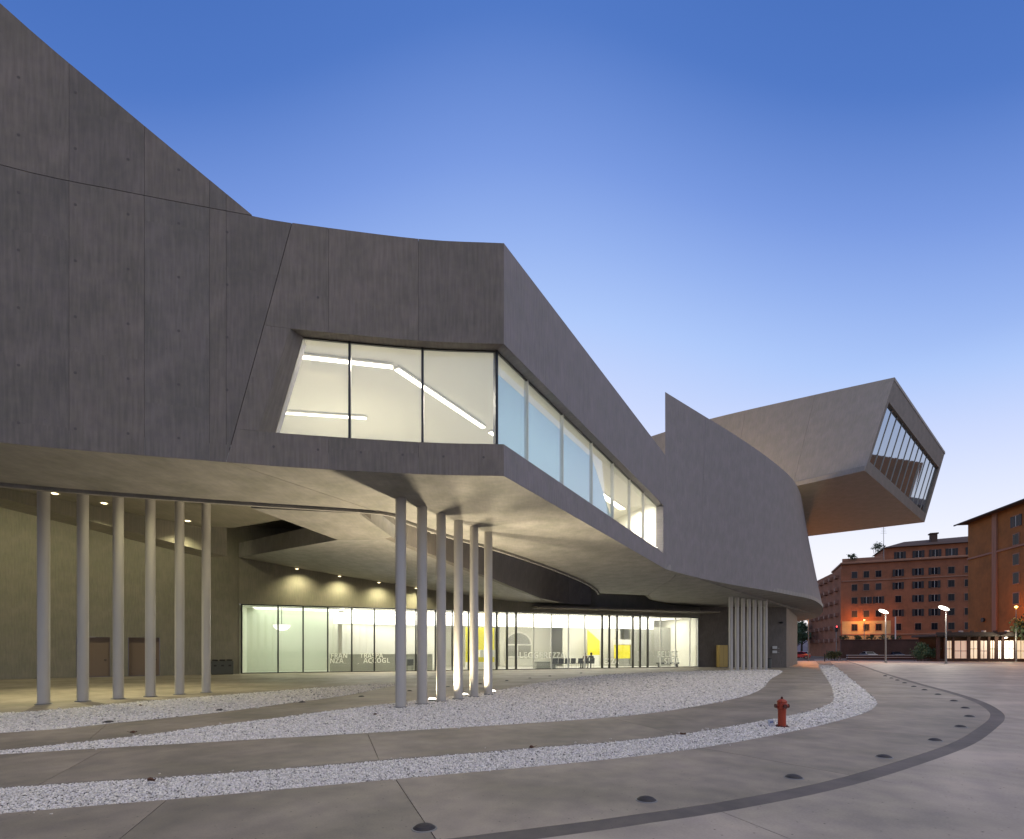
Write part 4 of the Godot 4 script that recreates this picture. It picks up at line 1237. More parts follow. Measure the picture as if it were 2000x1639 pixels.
func scatter_gravel(called: String, poly: PackedVector2Array, label: String, sd: int) -> void:
	var r := RandomNumberGenerator.new()
	r.seed = sd
	var st := SurfaceTool.new()
	st.begin(Mesh.PRIMITIVE_TRIANGLES)
	st.set_smooth_group(-1)
	var ph := (1.0 + sqrt(5.0)) / 2.0
	var ico := [Vector3(-1, ph, 0), Vector3(1, ph, 0), Vector3(-1, -ph, 0), Vector3(1, -ph, 0), Vector3(0, -1, ph), Vector3(0, 1, ph), Vector3(0, -1, -ph), Vector3(0, 1, -ph), Vector3(ph, 0, -1), Vector3(ph, 0, 1), Vector3(-ph, 0, -1), Vector3(-ph, 0, 1)]
	for i in 12: ico[i] = ico[i].normalized() * r.randf_range(0.75, 1.15) * Vector3(1, 0.75, 0.85)
	for f in [[0, 11, 5], [0, 5, 1], [0, 1, 7], [0, 7, 10], [0, 10, 11], [1, 5, 9], [5, 11, 4], [11, 10, 2], [10, 7, 6], [7, 1, 8], [3, 9, 4], [3, 4, 2], [3, 2, 6], [3, 6, 8], [3, 8, 9], [4, 9, 5], [2, 4, 11], [6, 2, 10], [8, 6, 7], [9, 8, 1]]:
		tri(st, ico[f[2]], ico[f[1]], ico[f[0]])
	var stone := done(st)
	var xf := []
	var cl := []
	var lo := Vector2(1e9, 1e9)
	var hi := -lo
	for p in poly:
		lo = lo.min(p)
		hi = hi.max(p)
	lo = lo.max(Vector2(-16, 2.5))
	hi = hi.min(Vector2(34, 58))
	var z := lo.y
	while z < hi.y:
		var step := clampf(0.025 * maxf(1.0, z / 6.5), 0.025, 0.14)
		# only where the polygon is on this row
		var xs := []
		for i in poly.size():
			var a := poly[i]; var b := poly[(i + 1) % poly.size()]
			if (a.y <= z) != (b.y <= z): xs.append(a.x + (b.x - a.x) * (z - a.y) / (b.y - a.y))
		xs.sort()
		for k in range(0, xs.size() - 1, 2):
			var x: float = maxf(xs[k], lo.x) + step * 0.3
			while x < minf(xs[k + 1], hi.x) - step * 0.3:
				var rad := step * r.randf_range(0.42, 0.78)
				var bs := Basis.from_euler(Vector3(r.randf() * TAU, r.randf() * TAU, r.randf() * TAU)).scaled(Vector3(rad, rad * r.randf_range(0.6, 0.9), rad))
				if r.randf() < 0.012:
					var q := Vector2(x, z) + Vector2(r.randf_range(-0.22, 0.22), r.randf_range(-0.22, 0.22))
					if z < 20.0 and not inside(poly, q): xf.append(Transform3D(bs, P(q.x, rad * 0.4, q.y))); cl.append(Color(0.6, 0.56, 0.52))
				xf.append(Transform3D(bs, P(x + r.randf_range(-0.4, 0.4) * step, -0.03 + r.randf_range(0.3, 1.0) * minf(step, 0.05) * 0.6, z + r.randf_range(-0.4, 0.4) * step)))
				var g := r.randf_range(0.48, 0.84)
				if r.randf() < 0.04: g = r.randf_range(0.14, 0.3)
				cl.append(Color(g, g * r.randf_range(0.93, 0.97), g * r.randf_range(0.84, 0.95)))
				x += step
		z += step * 0.92
	var mm := MultiMesh.new()
	mm.transform_format = MultiMesh.TRANSFORM_3D
	mm.use_colors = true
	mm.mesh = stone
	mm.instance_count = xf.size()
	for i in xf.size():
		mm.set_instance_transform(i, xf[i])
		mm.set_instance_color(i, cl[i])
	var o := MultiMeshInstance3D.new()
	o.name = called
	o.multimesh = mm
	o.material_override = M.gravel_stone
	add_child(o)
	tag(o, label, "gravel", "", "stuff")

func build_ground() -> void:
	var s := begin()
	quad(s, P(-900, -0.1, -900), P(900, -0.1, -900), P(900, -0.1, 1400), P(-900, -0.1, 1400), Rect2(0, 0, 300, 300))
	structure("ground", done(s), M.asphalt)
	var g1_up := V([[-60, -20], [-14, 2.6], [-9, 4.9], [-6.02, 6.02], [-4.69, 6.43], [-3.2, 6.96], [-1.48, 7.69], [0.31, 8.44], [2.22, 9.25], [4.1, 10.45], [6.14, 12.03], [7.4, 13.1], [8.75, 14.45], [10.1, 16.1], [11.91, 18.93], [15.67, 25.2], [22.89, 37.65], [38.21, 64.0], [56, 95]])
	var g1_lo := V([[-60, -21.6], [-13.5, 1.3], [-8, 3.85], [-5.03, 5.03], [-3.8, 5.46], [-2.72, 5.88], [-1.08, 6.53], [0.76, 7.25], [2.42, 8.03], [3.98, 9.0], [6.15, 10.6], [7.79, 11.99], [9.4, 13.5], [10.89, 15.3], [12.35, 17.49], [14.81, 21.62], [22.61, 34.78], [40.0, 64.0], [59, 95]])
	var g2_lo := V([[-9.2, 7.45], [-7.93, 7.88], [-6.98, 8.3], [-4.31, 9.36], [-0.9, 10.74], [2.2, 12.2], [4.3, 13.75], [6.58, 16.1], [8.6, 18.6], [10.9, 22.2], [14.44, 28.6], [19.84, 37.65], [21.6, 41.2]])
	var g2_up := V([[-9.2, 7.45], [-8.3, 8.2], [-7.6, 9.0], [-7.01, 9.7], [-6.45, 10.83], [-5.6, 12.17], [-4.6, 14.0], [-3.4, 15.9], [-0.71, 20.25], [1.93, 26.6], [5.89, 33.2], [13.0, 38.9], [20.4, 42.4], [21.6, 41.2]])
	var g3_lo := V([[-60, -12], [-16, 6.6], [-9.94, 9.94], [-8.83, 11.27], [-7.74, 13.01], [-6.9, 15.31], [-5.9, 18.6], [-5.33, 24.24]])
	var g3_up := V([[-60, -8], [-20, 9.6], [-13.11, 13.11], [-11.68, 16.0], [-9.32, 20.25], [-6.6, 24.62]])
	var b_out := V([[-60, -33], [-20, -1.5], [-8, 2.1], [-3, 3.3], [0.22, 4.35], [1.3, 4.76], [2.27, 5.16], [3.9, 6.0], [5.8, 7.24], [7.95, 8.8], [10.2, 10.75], [11.55, 12.0], [12.9, 13.5], [14.81, 16.1], [16.99, 19.7], [20.39, 25.81], [28.1, 39.02], [40.18, 59.26], [61, 95]])
	var bands := {}
	for q in [["g1_up", g1_up], ["g1_lo", g1_lo], ["g2_lo", g2_lo], ["g2_up", g2_up], ["g3_lo", g3_lo], ["g3_up", g3_up], ["b_out", b_out]]:
		bands[q[0]] = spline(q[1], 0.5)
	var b_in := PackedVector2Array()
	var bc := curve(bands.b_out)
	for sv in bc.s: b_in.append(at(bc, sv, 0.26))
	var ring := func(a: PackedVector2Array, b: PackedVector2Array) -> PackedVector2Array:
		var out := a.duplicate()
		var rb := b.duplicate()
		rb.reverse()
		if out[0].distance_to(rb[-1]) < 0.01: rb.remove_at(rb.size() - 1)
		if rb.size() and out[-1].distance_to(rb[0]) < 0.01: rb.remove_at(0)
		out.append_array(rb)
		return out
	var beds := [ring.call(bands.g1_lo, bands.g1_up), ring.call(bands.g2_lo, bands.g2_up), ring.call(bands.g3_lo, bands.g3_up)]
	var band: PackedVector2Array = ring.call(bands.b_out, b_in)
	# paving: one field, cut by gravel, band and joints
	var field_ := [PackedVector2Array([Vector2(-59, -39), Vector2(140, -39), Vector2(140, 80), Vector2(52, 80), Vector2(36, 78), Vector2(33.0, 61.5), Vector2(26.2, 49.1), Vector2(18.3, 50.3), Vector2(18.0, 49.9), Vector2(-18.9, 35.45), Vector2(-28.6, 28.45), Vector2(-59, 6.4)])]
	var cuts := [band, beds[0], PackedVector2Array([Vector2(-61, -14.9), Vector2(-61, -14.89), Vector2(-8.9, 7.61), Vector2(-8.9, 7.6)]), beds[1], beds[2]]
	var joints := [[-1.5, 6.5, -0.55, 4.1], [-2.83, 10.0, -1.95, 7.5], [-3.8, 5.8, -2.9, 3.0], [2.0, 5.3, 9.4, -14], [3.0, 8.6, 4.6, 6.2], [6.2, 11.1, 8.6, 8.9], [-7.0, 9.2, -5.6, 6.0], [2.2, 12.6, 3.3, 9.5], [7.4, 17.6, 9.2, 14.4], [-9.1, 11.6, -7.6, 9.2], [11.9, 18.0, 15.6, 17.0], [17.5, 27.2, 21.4, 26.4], [-5.4, 25.0, -7.4, 38.9], [-10.4, 18.8, -17.5, 35.2], [1.7, 26.9, -1.4, 41.5], [7.4, 34.6, 5.4, 44.2], [14.4, 16, 30, 6], [20, 25.5, 44, 16], [-0.5, 4.2, 0.9, -2]]
	for j in joints:
		var a := Vector2(j[0], j[1]); var b := Vector2(j[2], j[3])
		var w := (b - a).normalized().orthogonal() * 0.005
		cuts.append(PackedVector2Array([a - w, b - w, b + w, a + w]))
	for c in cuts:
		var next := []
		for f in field_:
			for piece in Geometry2D.clip_polygons(f, c):
				if piece.size() > 2: next.append(piece)
		field_ = next
	var pave := Node3D.new()
	pave.name = "pavement"
	add_child(pave)
	pave.set_meta("kind", "structure")
	var k := 0
	for f in field_:
		if Geometry2D.is_polygon_clockwise(f):
			print("hole in the paving ", f.size())
			continue
		var ar := 0.0
		for i in f.size(): ar += f[i].cross(f[(i + 1) % f.size()]) / 2
		if ar < 0.05: continue
		s = begin()
		prism(s, f, -0.09, 0.0, 0.25)
		var cx := Vector2.ZERO
		for p in f: cx += p / f.size()
		var outer := false
		for p in f:
			if p.x > 100.0: outer = true
		part("paving_slab", done(s), M.screed_pale if outer else M["screed_%d" % (k % 3)], pave)
		k += 1
	s = begin()
	prism(s, band, -0.09, -0.004, 0.25)
	part("dark_band", done(s), M.screed_dark, pave)
	var words := ["narrow front strip of white gravel curving across the forecourt", "broad field of white gravel under the bay's columns", "rear strip of white gravel before the left columns"]
	for i in 3:
		s = begin()
		prism(s, beds[i], -0.09, -0.035, 0.25)
		part("gravel_base", done(s), M.gravel_bed, pave)
		scatter_gravel(["front_gravel", "broad_gravel", "rear_gravel"][i], beds[i], words[i], 77 + i)
	# dark domed ground lights, unlit, in two curving rows
	var dome := lathe([Vector2(0.001, 0.042), Vector2(0.04, 0.039), Vector2(0.075, 0.027), Vector2(0.1, 0.008), Vector2(0.106, 0.004), Vector2(0.108, 0.0)], 28)
	var rimm := lathe([Vector2(0.1, 0.007), Vector2(0.115, 0.005), Vector2(0.118, 0.0)], 28)
	var outer_row := [[-0.79, 4.61], [1.44, 5.48], [3.55, 6.45], [5.59, 7.69], [7.54, 9.12], [9.41, 10.74], [11.08, 12.4], [12.59, 14.22], [14.02, 16.24], [15.48, 18.6], [16.75, 20.78], [17.82, 22.7], [19.33, 25.2], [20.77, 27.59], [21.96, 29.63], [23.56, 32.32]]
	var inner_row := [[-9.01, 11.43], [-7.82, 13.68], [-6.5, 15.84], [-5.23, 17.78], [-4.05, 20.25], [-2.82, 22.54], [-1.53, 24.62], [-0.27, 27.12], [1.04, 29.63], [2.37, 32.0], [4.91, 36.36]]
	var ords := ["first", "second", "third", "fourth", "fifth", "sixth", "seventh", "eighth", "ninth", "tenth", "eleventh", "twelfth", "thirteenth", "fourteenth", "fifteenth", "sixteenth"]
	var proto: Node3D
	for row in [outer_row, inner_row]:
		for i in row.size():
			var label: String = "%s dark ground dome from the near end of the row inside the dark band" % ords[i] if row == outer_row else "%s dark ground dome from the left in the row behind the gravel strip" % ords[i]
			if row == inner_row and i < 3: label = "%s dark ground dome from the left on the path between gravel strips" % ords[i]
			if proto == null:
				proto = thing("ground_dome_light", P(row[i][0], 0, row[i][1]), label, "ground light", "dark domed ground lights")
				part("dome", dome, M.dome_dark, proto)
				part("rim", rimm, M.post_grey, proto)
			else:
				var o := proto.duplicate()
				o.name = numbered("ground_dome_light")
				add_child(o)
				o.position = P(row[i][0], 0, row[i][1])
				o.set_meta("label", label)

func build_small_things() -> void:
	var h := thing("fire_hydrant", P(5.7, -0.02, 10.81), "red fire hydrant standing in the front gravel strip", "hydrant")
	part("barrel", lathe([Vector2(0.115, 0.0), Vector2(0.115, 0.025), Vector2(0.085, 0.03), Vector2(0.08, 0.05), Vector2(0.078, 0.3), Vector2(0.082, 0.38), Vector2(0.098, 0.4), Vector2(0.1, 0.5), Vector2(0.092, 0.53)]), M.hydrant_red, h)
	part("base_flange", lathe([Vector2(0.12, 0.0), Vector2(0.125, 0.01), Vector2(0.125, 0.032), Vector2(0.1, 0.036)]), M.hydrant_dark, h)
	for i in 6:
		var an := TAU * i / 6.0
		part("flange_bolt", cylinder(0.011, 0.011, 0.02, 6), M.hydrant_dark, h, Vector3(cos(an) * 0.108, 0.042, sin(an) * 0.108))
		part("bonnet_bolt", cylinder(0.008, 0.008, 0.016, 6), M.hydrant_dark, h, Vector3(cos(an) * 0.097, 0.548, sin(an) * 0.097))
	part("bonnet", lathe([Vector2(0.1, 0.525), Vector2(0.104, 0.54), Vector2(0.09, 0.565), Vector2(0.06, 0.59), Vector2(0.03, 0.6), Vector2(0.001, 0.605)]), M.hydrant_red, h)
	part("operating_nut", lathe([Vector2(0.028, 0.6), Vector2(0.026, 0.635), Vector2(0.014, 0.65), Vector2(0.001, 0.652)], 6), M.hydrant_dark, h)
	for a in [0.0, PI, -PI / 2]:
		var noz := part("nozzle", cylinder(0.04, 0.04, 0.05, 16), M.hydrant_red, h, Vector3(cos(a) * 0.095, 0.455, -sin(a) * 0.095), Vector3(0, a, -PI / 2))
		part("cap", cylinder(0.045, 0.045, 0.03, 8), M.hydrant_dark, noz, Vector3(0, 0.035, 0))
	var pk := thing("paper_packet", P(5.56, 0.0, 11.0), "crumpled blue and white packet beside the fire hydrant", "litter", "", 0.4)
	part("box", bevel_box(Vector3(0.1, 0.12, 0.06), 0.008), M.packet_white, pk, Vector3(0, 0.06, 0), Vector3(0, 0, 0.12))
	part("print", bevel_box(Vector3(0.102, 0.05, 0.063), 0.006), M.packet_blue, pk, Vector3(0, 0.07, 0), Vector3(0, 0, 0.12))
	var leaves := [[-10.64, 14.68, "dry brown leaf on the rear gravel strip near the left columns"], [-7.26, 9.82, "dry brown leaf at the edge of the middle gravel on the left"], [-4.36, 6.2, "dry brown leaf on the front gravel strip at the left"], [-3.38, 12.6, "dry brown leaf on the gravel in front of the middle columns"], [0.33, 8.3, "dry brown leaf on the upper edge of the front gravel strip"], [3.21, 9.62, "dry brown leaf on the front gravel strip left of the hydrant"]]
	for q in leaves:
		var t := thing("dry_leaf", P(q[0], 0.02, q[1]), q[2], "leaf", "fallen dry leaves", q[0] * 3.0)
		var s := begin()
		var ol := []
		for k in 15:
			var a := TAU * k / 15.0
			var rr := 0.065 * (0.65 + 0.35 * absf(cos(a * 2.5)))
			ol.append(Vector3(cos(a) * rr, 0.03 * absf(sin(a * 1.5)) + 0.01, sin(a) * rr * 0.8))
		for k in 15:
			tri(s, Vector3(0, 0.004, 0), ol[k], ol[(k + 1) % 15])
			tri(s, Vector3(0, 0.001, 0), ol[(k + 1) % 15] - Vector3(0, 0.003, 0), ol[k] - Vector3(0, 0.003, 0))
		part("blade", done(s), M.leaf_dry, t)
		s = begin()
		rod(s, Vector3(0.04, 0.01, 0), Vector3(0.12, 0.03, 0.02), 0.003, 5)
		part("stalk", done(s), M.leaf_dry, t)
	# three bins joined in one cabinet against the pillar
	var bn := thing("recycling_bins", P(-19.45, 0, 34.35), "dark grey cabinet of three waste bins beside the entrance glass", "bin", "", 0.62)
	part("cabinet", bevel_box(Vector3(1.3, 0.88, 0.45), 0.02), M.bin_grey, bn, Vector3(0, 0.47, 0))
	part("base", bevel_box(Vector3(1.24, 0.05, 0.4), 0.01), M.black_plastic, bn, Vector3(0, 0.025, 0))
	for i in 3:
		part("lid", bevel_box(Vector3(0.34, 0.09, 0.4), 0.03), M.black_plastic, bn, Vector3(-0.43 + 0.43 * i, 0.96, 0))
		part("slot", bevel_box(Vector3(0.16, 0.1, 0.02), 0.005), M.black_plastic, bn, Vector3(-0.43 + 0.43 * i, 0.6, 0.222))
	var b2 := thing("litter_bin", P(23.7, 0, 47.2), "small dark litter bin by the wall behind the right column cluster", "bin")
	part("drum", lathe([Vector2(0.18, 0.0), Vector2(0.2, 0.02), Vector2(0.23, 0.85), Vector2(0.2, 0.86)], 20), M.bin_grey, b2)
	part("rim", lathe([Vector2(0.23, 0.82), Vector2(0.25, 0.84), Vector2(0.25, 0.9), Vector2(0.2, 0.9)], 20), M.black_plastic, b2)
	var cab := thing("brass_cabinet", P(20.15, 0, 49.1), "tall brass coloured cabinet beside the right column cluster", "cabinet", "", 0.2)
	part("body", bevel_box(Vector3(0.9, 2.1, 0.5), 0.02), M.brass, cab, Vector3(0, 1.08, 0))
	part("door_gap", bevel_box(Vector3(0.012, 1.9, 0.02), 0.002), M.dark_frame, cab, Vector3(0, 1.08, 0.246))
	part("plinth", bevel_box(Vector3(0.86, 0.05, 0.46), 0.005), M.dark_frame, cab, Vector3(0, 0.025, 0))
	var sg := thing("wall_sign", P(25.2, 1.9, 48.58), "two small pale sign plates on the wall near the street corner", "sign", "", 0.17)
	for q in [[0.0, 0.0], [0.0, -0.42]]:
		part("plate", bevel_box(Vector3(0.5, 0.26, 0.03), 0.006), M.sign_pale, sg, Vector3(q[0] - 0.3, q[1], 0))
		part("plate", bevel_box(Vector3(0.55, 0.03, 0.02), 0.004), M.sign_pale, sg, Vector3(q[0] + 0.3, q[1] - 0.08, 0))
	var cm := thing("wall_camera", P(25.4, 4.25, 48.5), "small dark camera fixed high on the wall near the street corner", "camera", "", 0.2)
	part("body", bevel_box(Vector3(0.16, 0.16, 0.36), 0.03), M.black_plastic, cm, Vector3(0, 0, 0.2))
	part("bracket", bevel_box(Vector3(0.08, 0.08, 0.2), 0.01), M.black_plastic, cm)

# ---------------------------------------------------------------- the street behind
func leaf_crown(center: Vector3, size: Vector3, count: int, leaf: float, sd: int, clumps: int) -> ArrayMesh:
	var r := RandomNumberGenerator.new()
	r.seed = sd
	var s := begin()
	var cs := []
	for i in clumps:
		var v := Vector3(r.randf_range(-1, 1), r.randf_range(-1, 1), r.randf_range(-1, 1))
		while v.length() > 1.0: v = Vector3(r.randf_range(-1, 1), r.randf_range(-1, 1), r.randf_range(-1, 1))
		cs.append([v * size * 0.72, r.randf_range(0.2, 0.42)])
	for i in count:
		var c: Array = cs[r.randi() % clumps]
		var v := Vector3(r.randfn(), r.randfn(), r.randfn()) * 0.5
		var p: Vector3 = center + c[0] + v * size * c[1]
		var bs := Basis.from_euler(Vector3(r.randf() * TAU, r.randf() * TAU, r.randf() * TAU)) * leaf * r.randf_range(0.6, 1.3)
		tri(s, p + bs * Vector3(-0.5, 0, 0), p + bs * Vector3(0, 0.12, -0.9), p + bs * Vector3(0.5, 0, 0))
		tri(s, p + bs * Vector3(-0.5, 0, 0), p + bs * Vector3(0.5, 0, 0), p + bs * Vector3(0, 0.12, 0.9))
	return done(s)

func tree(at_: Vector3, h: float, w: float, label: String, leaf: Material, count: int, sd: int, group := "street trees") -> void:
	var t := thing("street_tree", at_, label, "tree", group)
	var s := begin()
	rod(s, Vector3.ZERO, Vector3(0.05, h * 0.5, 0), 0.03 * h, 8, 0.018 * h)
	var r := RandomNumberGenerator.new()
	r.seed = sd
	for i in 7:
		var a := TAU * i / 7.0 + r.randf()
		rod(s, Vector3(0.04, h * (0.3 + 0.03 * i), 0), Vector3(cos(a) * w * 0.35, h * (0.55 + 0.05 * i), sin(a) * w * 0.35), 0.011 * h, 5, 0.003 * h)
	part("trunk", done(s), M.bark, t)
	part("crown", leaf_crown(Vector3(0, h * 0.68, 0), Vector3(w * 0.5, h * 0.34, w * 0.5), count, h * 0.035, sd + 1, 16), leaf, t)

func shrub(called: String, at_: Vector3, size: Vector3, label: String, leaf: Material, count: int, sd: int, turn := 0.0) -> void:
	var t := thing(called, at_, label, "shrub", "", turn)
	var s := begin()
	for i in 6: rod(s, Vector3(size.x * (i - 2.5) / 8.0, 0, 0), Vector3(size.x * (i - 2.5) / 6.5, size.y * 0.7, 0.1 * (i % 3 - 1)), 0.05, 5, 0.02)
	part("stems", done(s), M.bark, t)
	part("foliage", leaf_crown(Vector3(0, size.y * 0.52, 0), size * 0.5, count, 0.17, sd, 18), leaf, t)

func add_window(parent: Node3D, x: float, y: float, w: float, h: float, open_shutters: bool, z := 0.0, lit := false) -> void:
	var f := part("window", M.win_mesh[0] if w > 1.0 else M.win_mesh[1], M.stucco_trim, parent, Vector3(x, y, z + 0.03))
	f.scale = Vector3(w, h, 1.0)
	part("pane", M.pane_mesh, M.kiosk_window_dim if lit else (M.window_dark if rng.randf() > 0.22 else M.shutter), f, Vector3(0, 0, 0.015))
	part("crossbar", M.bar_mesh, M.pale_frame if open_shutters else M.shutter, f, Vector3(0, 0, 0.035))
	if open_shutters:
		var swing := rng.randf_range(0.0, 0.35) if rng.randf() < 0.4 else 0.0
		for q in [-1.0, 1.0]: part("shutter", M.shutter_mesh, M.shutter, f, Vector3(q * 0.72, 0, 0.03 + swing * 0.2), Vector3(0, -q * swing, 0))

func build_street() -> void:
	M.win_mesh = [bevel_box(Vector3(1.16, 1.14, 0.1), 0.02), bevel_box(Vector3(1.2, 1.14, 0.1), 0.02)]
	M.pane_mesh = bevel_box(Vector3(0.98, 0.98, 0.08), 0.005)
	M.bar_mesh = bevel_box(Vector3(0.05, 0.97, 0.06), 0.005)
	M.shutter_mesh = bevel_box(Vector3(0.42, 1.04, 0.06), 0.01)
	# long orange block
	var A := thing("apartment_block", P(79.2, 0, 123), "long orange-red apartment block with rows of shuttered windows and a roof terrace", "building", "", -0.429)
	var s := begin()
	box(s, Vector3(22.0, 11.15, -7.0), Vector3(44.0, 22.3, 14.0), 0.0, 0.08)
	part("wall", done(s), M.stucco_orange, A)
	s = begin()
	box(s, Vector3(4.9, 4.3, -0.2), Vector3(9.6, 8.6, 0.5), 0.0, 0.08)
	part("base_wall", done(s), M.stucco_cream, A)
	part("cornice", bevel_box(Vector3(44.8, 0.5, 15.0), 0.1), M.stucco_trim, A, Vector3(22.1, 22.45, -6.8))
	part("string_course", bevel_box(Vector3(44.0, 0.28, 0.2), 0.03), M.stucco_trim, A, Vector3(22.0, 18.2, 0.08))
	part("string_course", bevel_box(Vector3(44.0, 0.3, 0.2), 0.03), M.stucco_trim, A, Vector3(22.0, 5.4, 0.08))
	s = begin()
	box(s, Vector3(26.6, 24.3, -8.0), Vector3(35.0, 3.3, 11.0), 0.0, 0.08)
	part("attic_wall", done(s), M.stucco_orange, A)
	s = begin()
	var rv := [Vector3(8.6, 25.9, -1.6), Vector3(44.6, 25.9, -1.6), Vector3(44.6, 25.9, -14.0), Vector3(8.6, 25.9, -14.0), Vector3(14.0, 28.0, -7.8), Vector3(44.6, 28.6, -7.8)]
	quad(s, rv[0], rv[1], rv[5], rv[4])
	quad(s, rv[2], rv[3], rv[4], rv[5])
	tri(s, rv[3], rv[0], rv[4])
	tri(s, rv[1], rv[2], rv[5])
	quad(s, rv[3], rv[2], rv[1], rv[0])
	var rf := part("roof", done(s), M.roof_tile, A)
	part("chimney", bevel_box(Vector3(1.3, 2.2, 1.1), 0.08), M.roof_tile, rf, Vector3(18.8, 27.6, -4.5))
	part("chimney_cap", bevel_box(Vector3(1.7, 0.3, 1.5), 0.05), M.roof_tile, rf, Vector3(18.8, 28.8, -4.5))
	part("terrace_parapet", bevel_box(Vector3(8.4, 1.0, 0.25), 0.05), M.stucco_trim, A, Vector3(4.4, 23.2, -0.6))
	var cols := [[2.6, 0], [4.95, 0], [7.33, 0], [11.1, 1], [14.8, 1], [17.8, 1], [20.8, 0], [23.7, 0], [27.2, 1], [30.6, 1], [34.2, 1]]
	for r in 5:
		var y: float = [7.1, 10.3, 13.5, 16.6, 19.6][r]
		for c in cols:
			var sh: bool = c[1] == 1 and r > 0
			if r == 2 and c[0] in [4.95, 7.33]: sh = true
			if r == 2 and c[0] == 11.1: sh = false
			add_window(A, c[0], y, 1.15, 1.55, sh, 0.05 if y < 8.0 and c[0] < 9.0 else 0.0)
	for x in [12.0, 15.5, 18.6, 21.6, 25.2, 29.0, 33.0]: add_window(A, x, 24.0, 1.2, 1.6, true, -2.5, x == 25.2)
	# its side along the narrow street
	var side := sub("street_side", A)
	side.rotation.y = 0.0
	s = begin()
	box(s, Vector3(0, 10.6, -16.0), Vector3(0.6, 21.2, 32.0), 0.0, 0.08)
	part("side_wall", done(s), M.stucco_orange, side, Vector3(0.12, 0, 0), Vector3(0, 0.12, 0))
	for i in 6:
		for r in 6:
			part("balcony", bevel_box(Vector3(1.0, 0.9, 2.2), 0.05), M.stucco_trim, side, Vector3(-0.6 - 0.6 * i, 4.2 + 3.1 * r, -3.0 - 4.6 * i))
	# roof clutter
	var an := thing("roof_antenna", P(86.4, 22.7, 119.0), "thin antenna mast on the roof terrace of the orange block", "antenna")
	s = begin()
	rod(s, Vector3.ZERO, Vector3(0, 8.0, 0), 0.05, 6)
	part("mast", done(s), M.post_grey, an)
	s = begin()
	for i in 4: rod(s, Vector3(-0.7 + 0.1 * i, 6.2 + 0.5 * i, 0), Vector3(0.7 - 0.1 * i, 6.2 + 0.5 * i, 0), 0.025, 4)
	part("crossbars", done(s), M.post_grey, an)
	shrub("terrace_plant", P(85.6, 24.2, 119.6), Vector3(3.2, 3.0, 2.0), "dark bushy plant on the roof terrace beside the antenna", M.leaf_dark, 500, 41)
	shrub("terrace_plant", P(80.9, 23.0, 121.6), Vector3(2.6, 1.8, 1.5), "low dark plants at the left end of the roof terrace", M.leaf_dark, 300, 42)
	# taller ochre block on the right
	var B := thing("ochre_building", P(77.5, 0, 87.0), "tall ochre building with overhanging dark roof at the right edge", "building", "", -1.787)
	s = begin()
	box(s, Vector3(17.0, 11.7, -7.5), Vector3(34.0, 23.4, 15.0), 0.0, 0.08)
	part("wall", done(s), M.stucco_ochre, B)
	part("pilaster", bevel_box(Vector3(1.0, 23.3, 0.25), 0.03), M.stucco_trim, B, Vector3(6.6, 11.66, 0.1))
	part("string_course", bevel_box(Vector3(34.0, 0.3, 0.22), 0.03), M.stucco_trim, B, Vector3(17.0, 17.1, 0.09))
	s = begin()
	var e := [Vector3(-1.2, 23.2, 1.4), Vector3(35.2, 23.2, 1.4), Vector3(35.2, 23.2, -16.2), Vector3(-1.2, 23.2, -16.2)]
	var r0 := Vector3(6.5, 26.4, -7.5); var r1 := Vector3(28.0, 26.4, -7.5)
	quad(s, e[0], e[1], r1, r0)
	quad(s, e[2], e[3], r0, r1)
	tri(s, e[3], e[0], r0)
	tri(s, e[1], e[2], r1)
	quad(s, e[3], e[2], e[1], e[0])
	var rb := part("roof", done(s), M.roof_tile, B)
	part("gutter", bevel_box(Vector3(36.4, 0.22, 0.2), 0.04), M.roof_dark, rb, Vector3(17.0, 23.16, 1.42))
	for x in [11.0, 14.6, 18.4, 22.0, 26.0]:
		for y in [9.4, 12.4, 15.2, 18.2, 20.9]: add_window(B, x, y, 1.2, 1.6, y > 20)
	s = begin()
	box(s, Vector3(24.6, 26.6, -7.5), Vector3(18.6, 6.6, 14.6), 0.0, 0.08)
	part("upper_storeys", done(s), M.stucco_ochre, B)
	part("vent", cylinder(0.35, 0.35, 0.3, 12), M.shutter, B, Vector3(3.9, 6.6, 0.1), Vector3(PI / 2, 0, 0))
	# glazed pavilion
	var K := thing("glass_pavilion", P(63.2, 0, 76.0), "low dark pavilion with a row of lit windows at the right edge", "pavilion", "", -0.245)
	part("plinth", bevel_box(Vector3(16.4, 0.3, 6.0), 0.04), M.street_wall, K, Vector3(8.2, 0.15, -3.0))
	part("back_wall", bevel_box(Vector3(16.0, 3.6, 0.2), 0.03), M.street_wall, K, Vector3(8.2, 2.0, -5.8))
	part("roof_slab", bevel_box(Vector3(17.4, 0.35, 7.2), 0.06), M.roof_dark, K, Vector3(8.2, 3.85, -2.9))
	part("fascia", bevel_box(Vector3(17.6, 0.5, 0.12), 0.03), M.roof_dark, K, Vector3(8.2, 4.05, 0.78))
	for i in 12: part("roof_slat", bevel_box(Vector3(0.35, 0.22, 0.5), 0.03), M.kerb_stone if i % 2 else M.roof_tile, K, Vector3(1.2 + 1.4 * i, 4.4, 0.6))
	var posts := [0.1, 1.0, 2.0, 3.9, 5.2, 6.4, 7.3, 8.1, 9.6, 10.9, 12.2, 13.6, 15.0, 16.3]
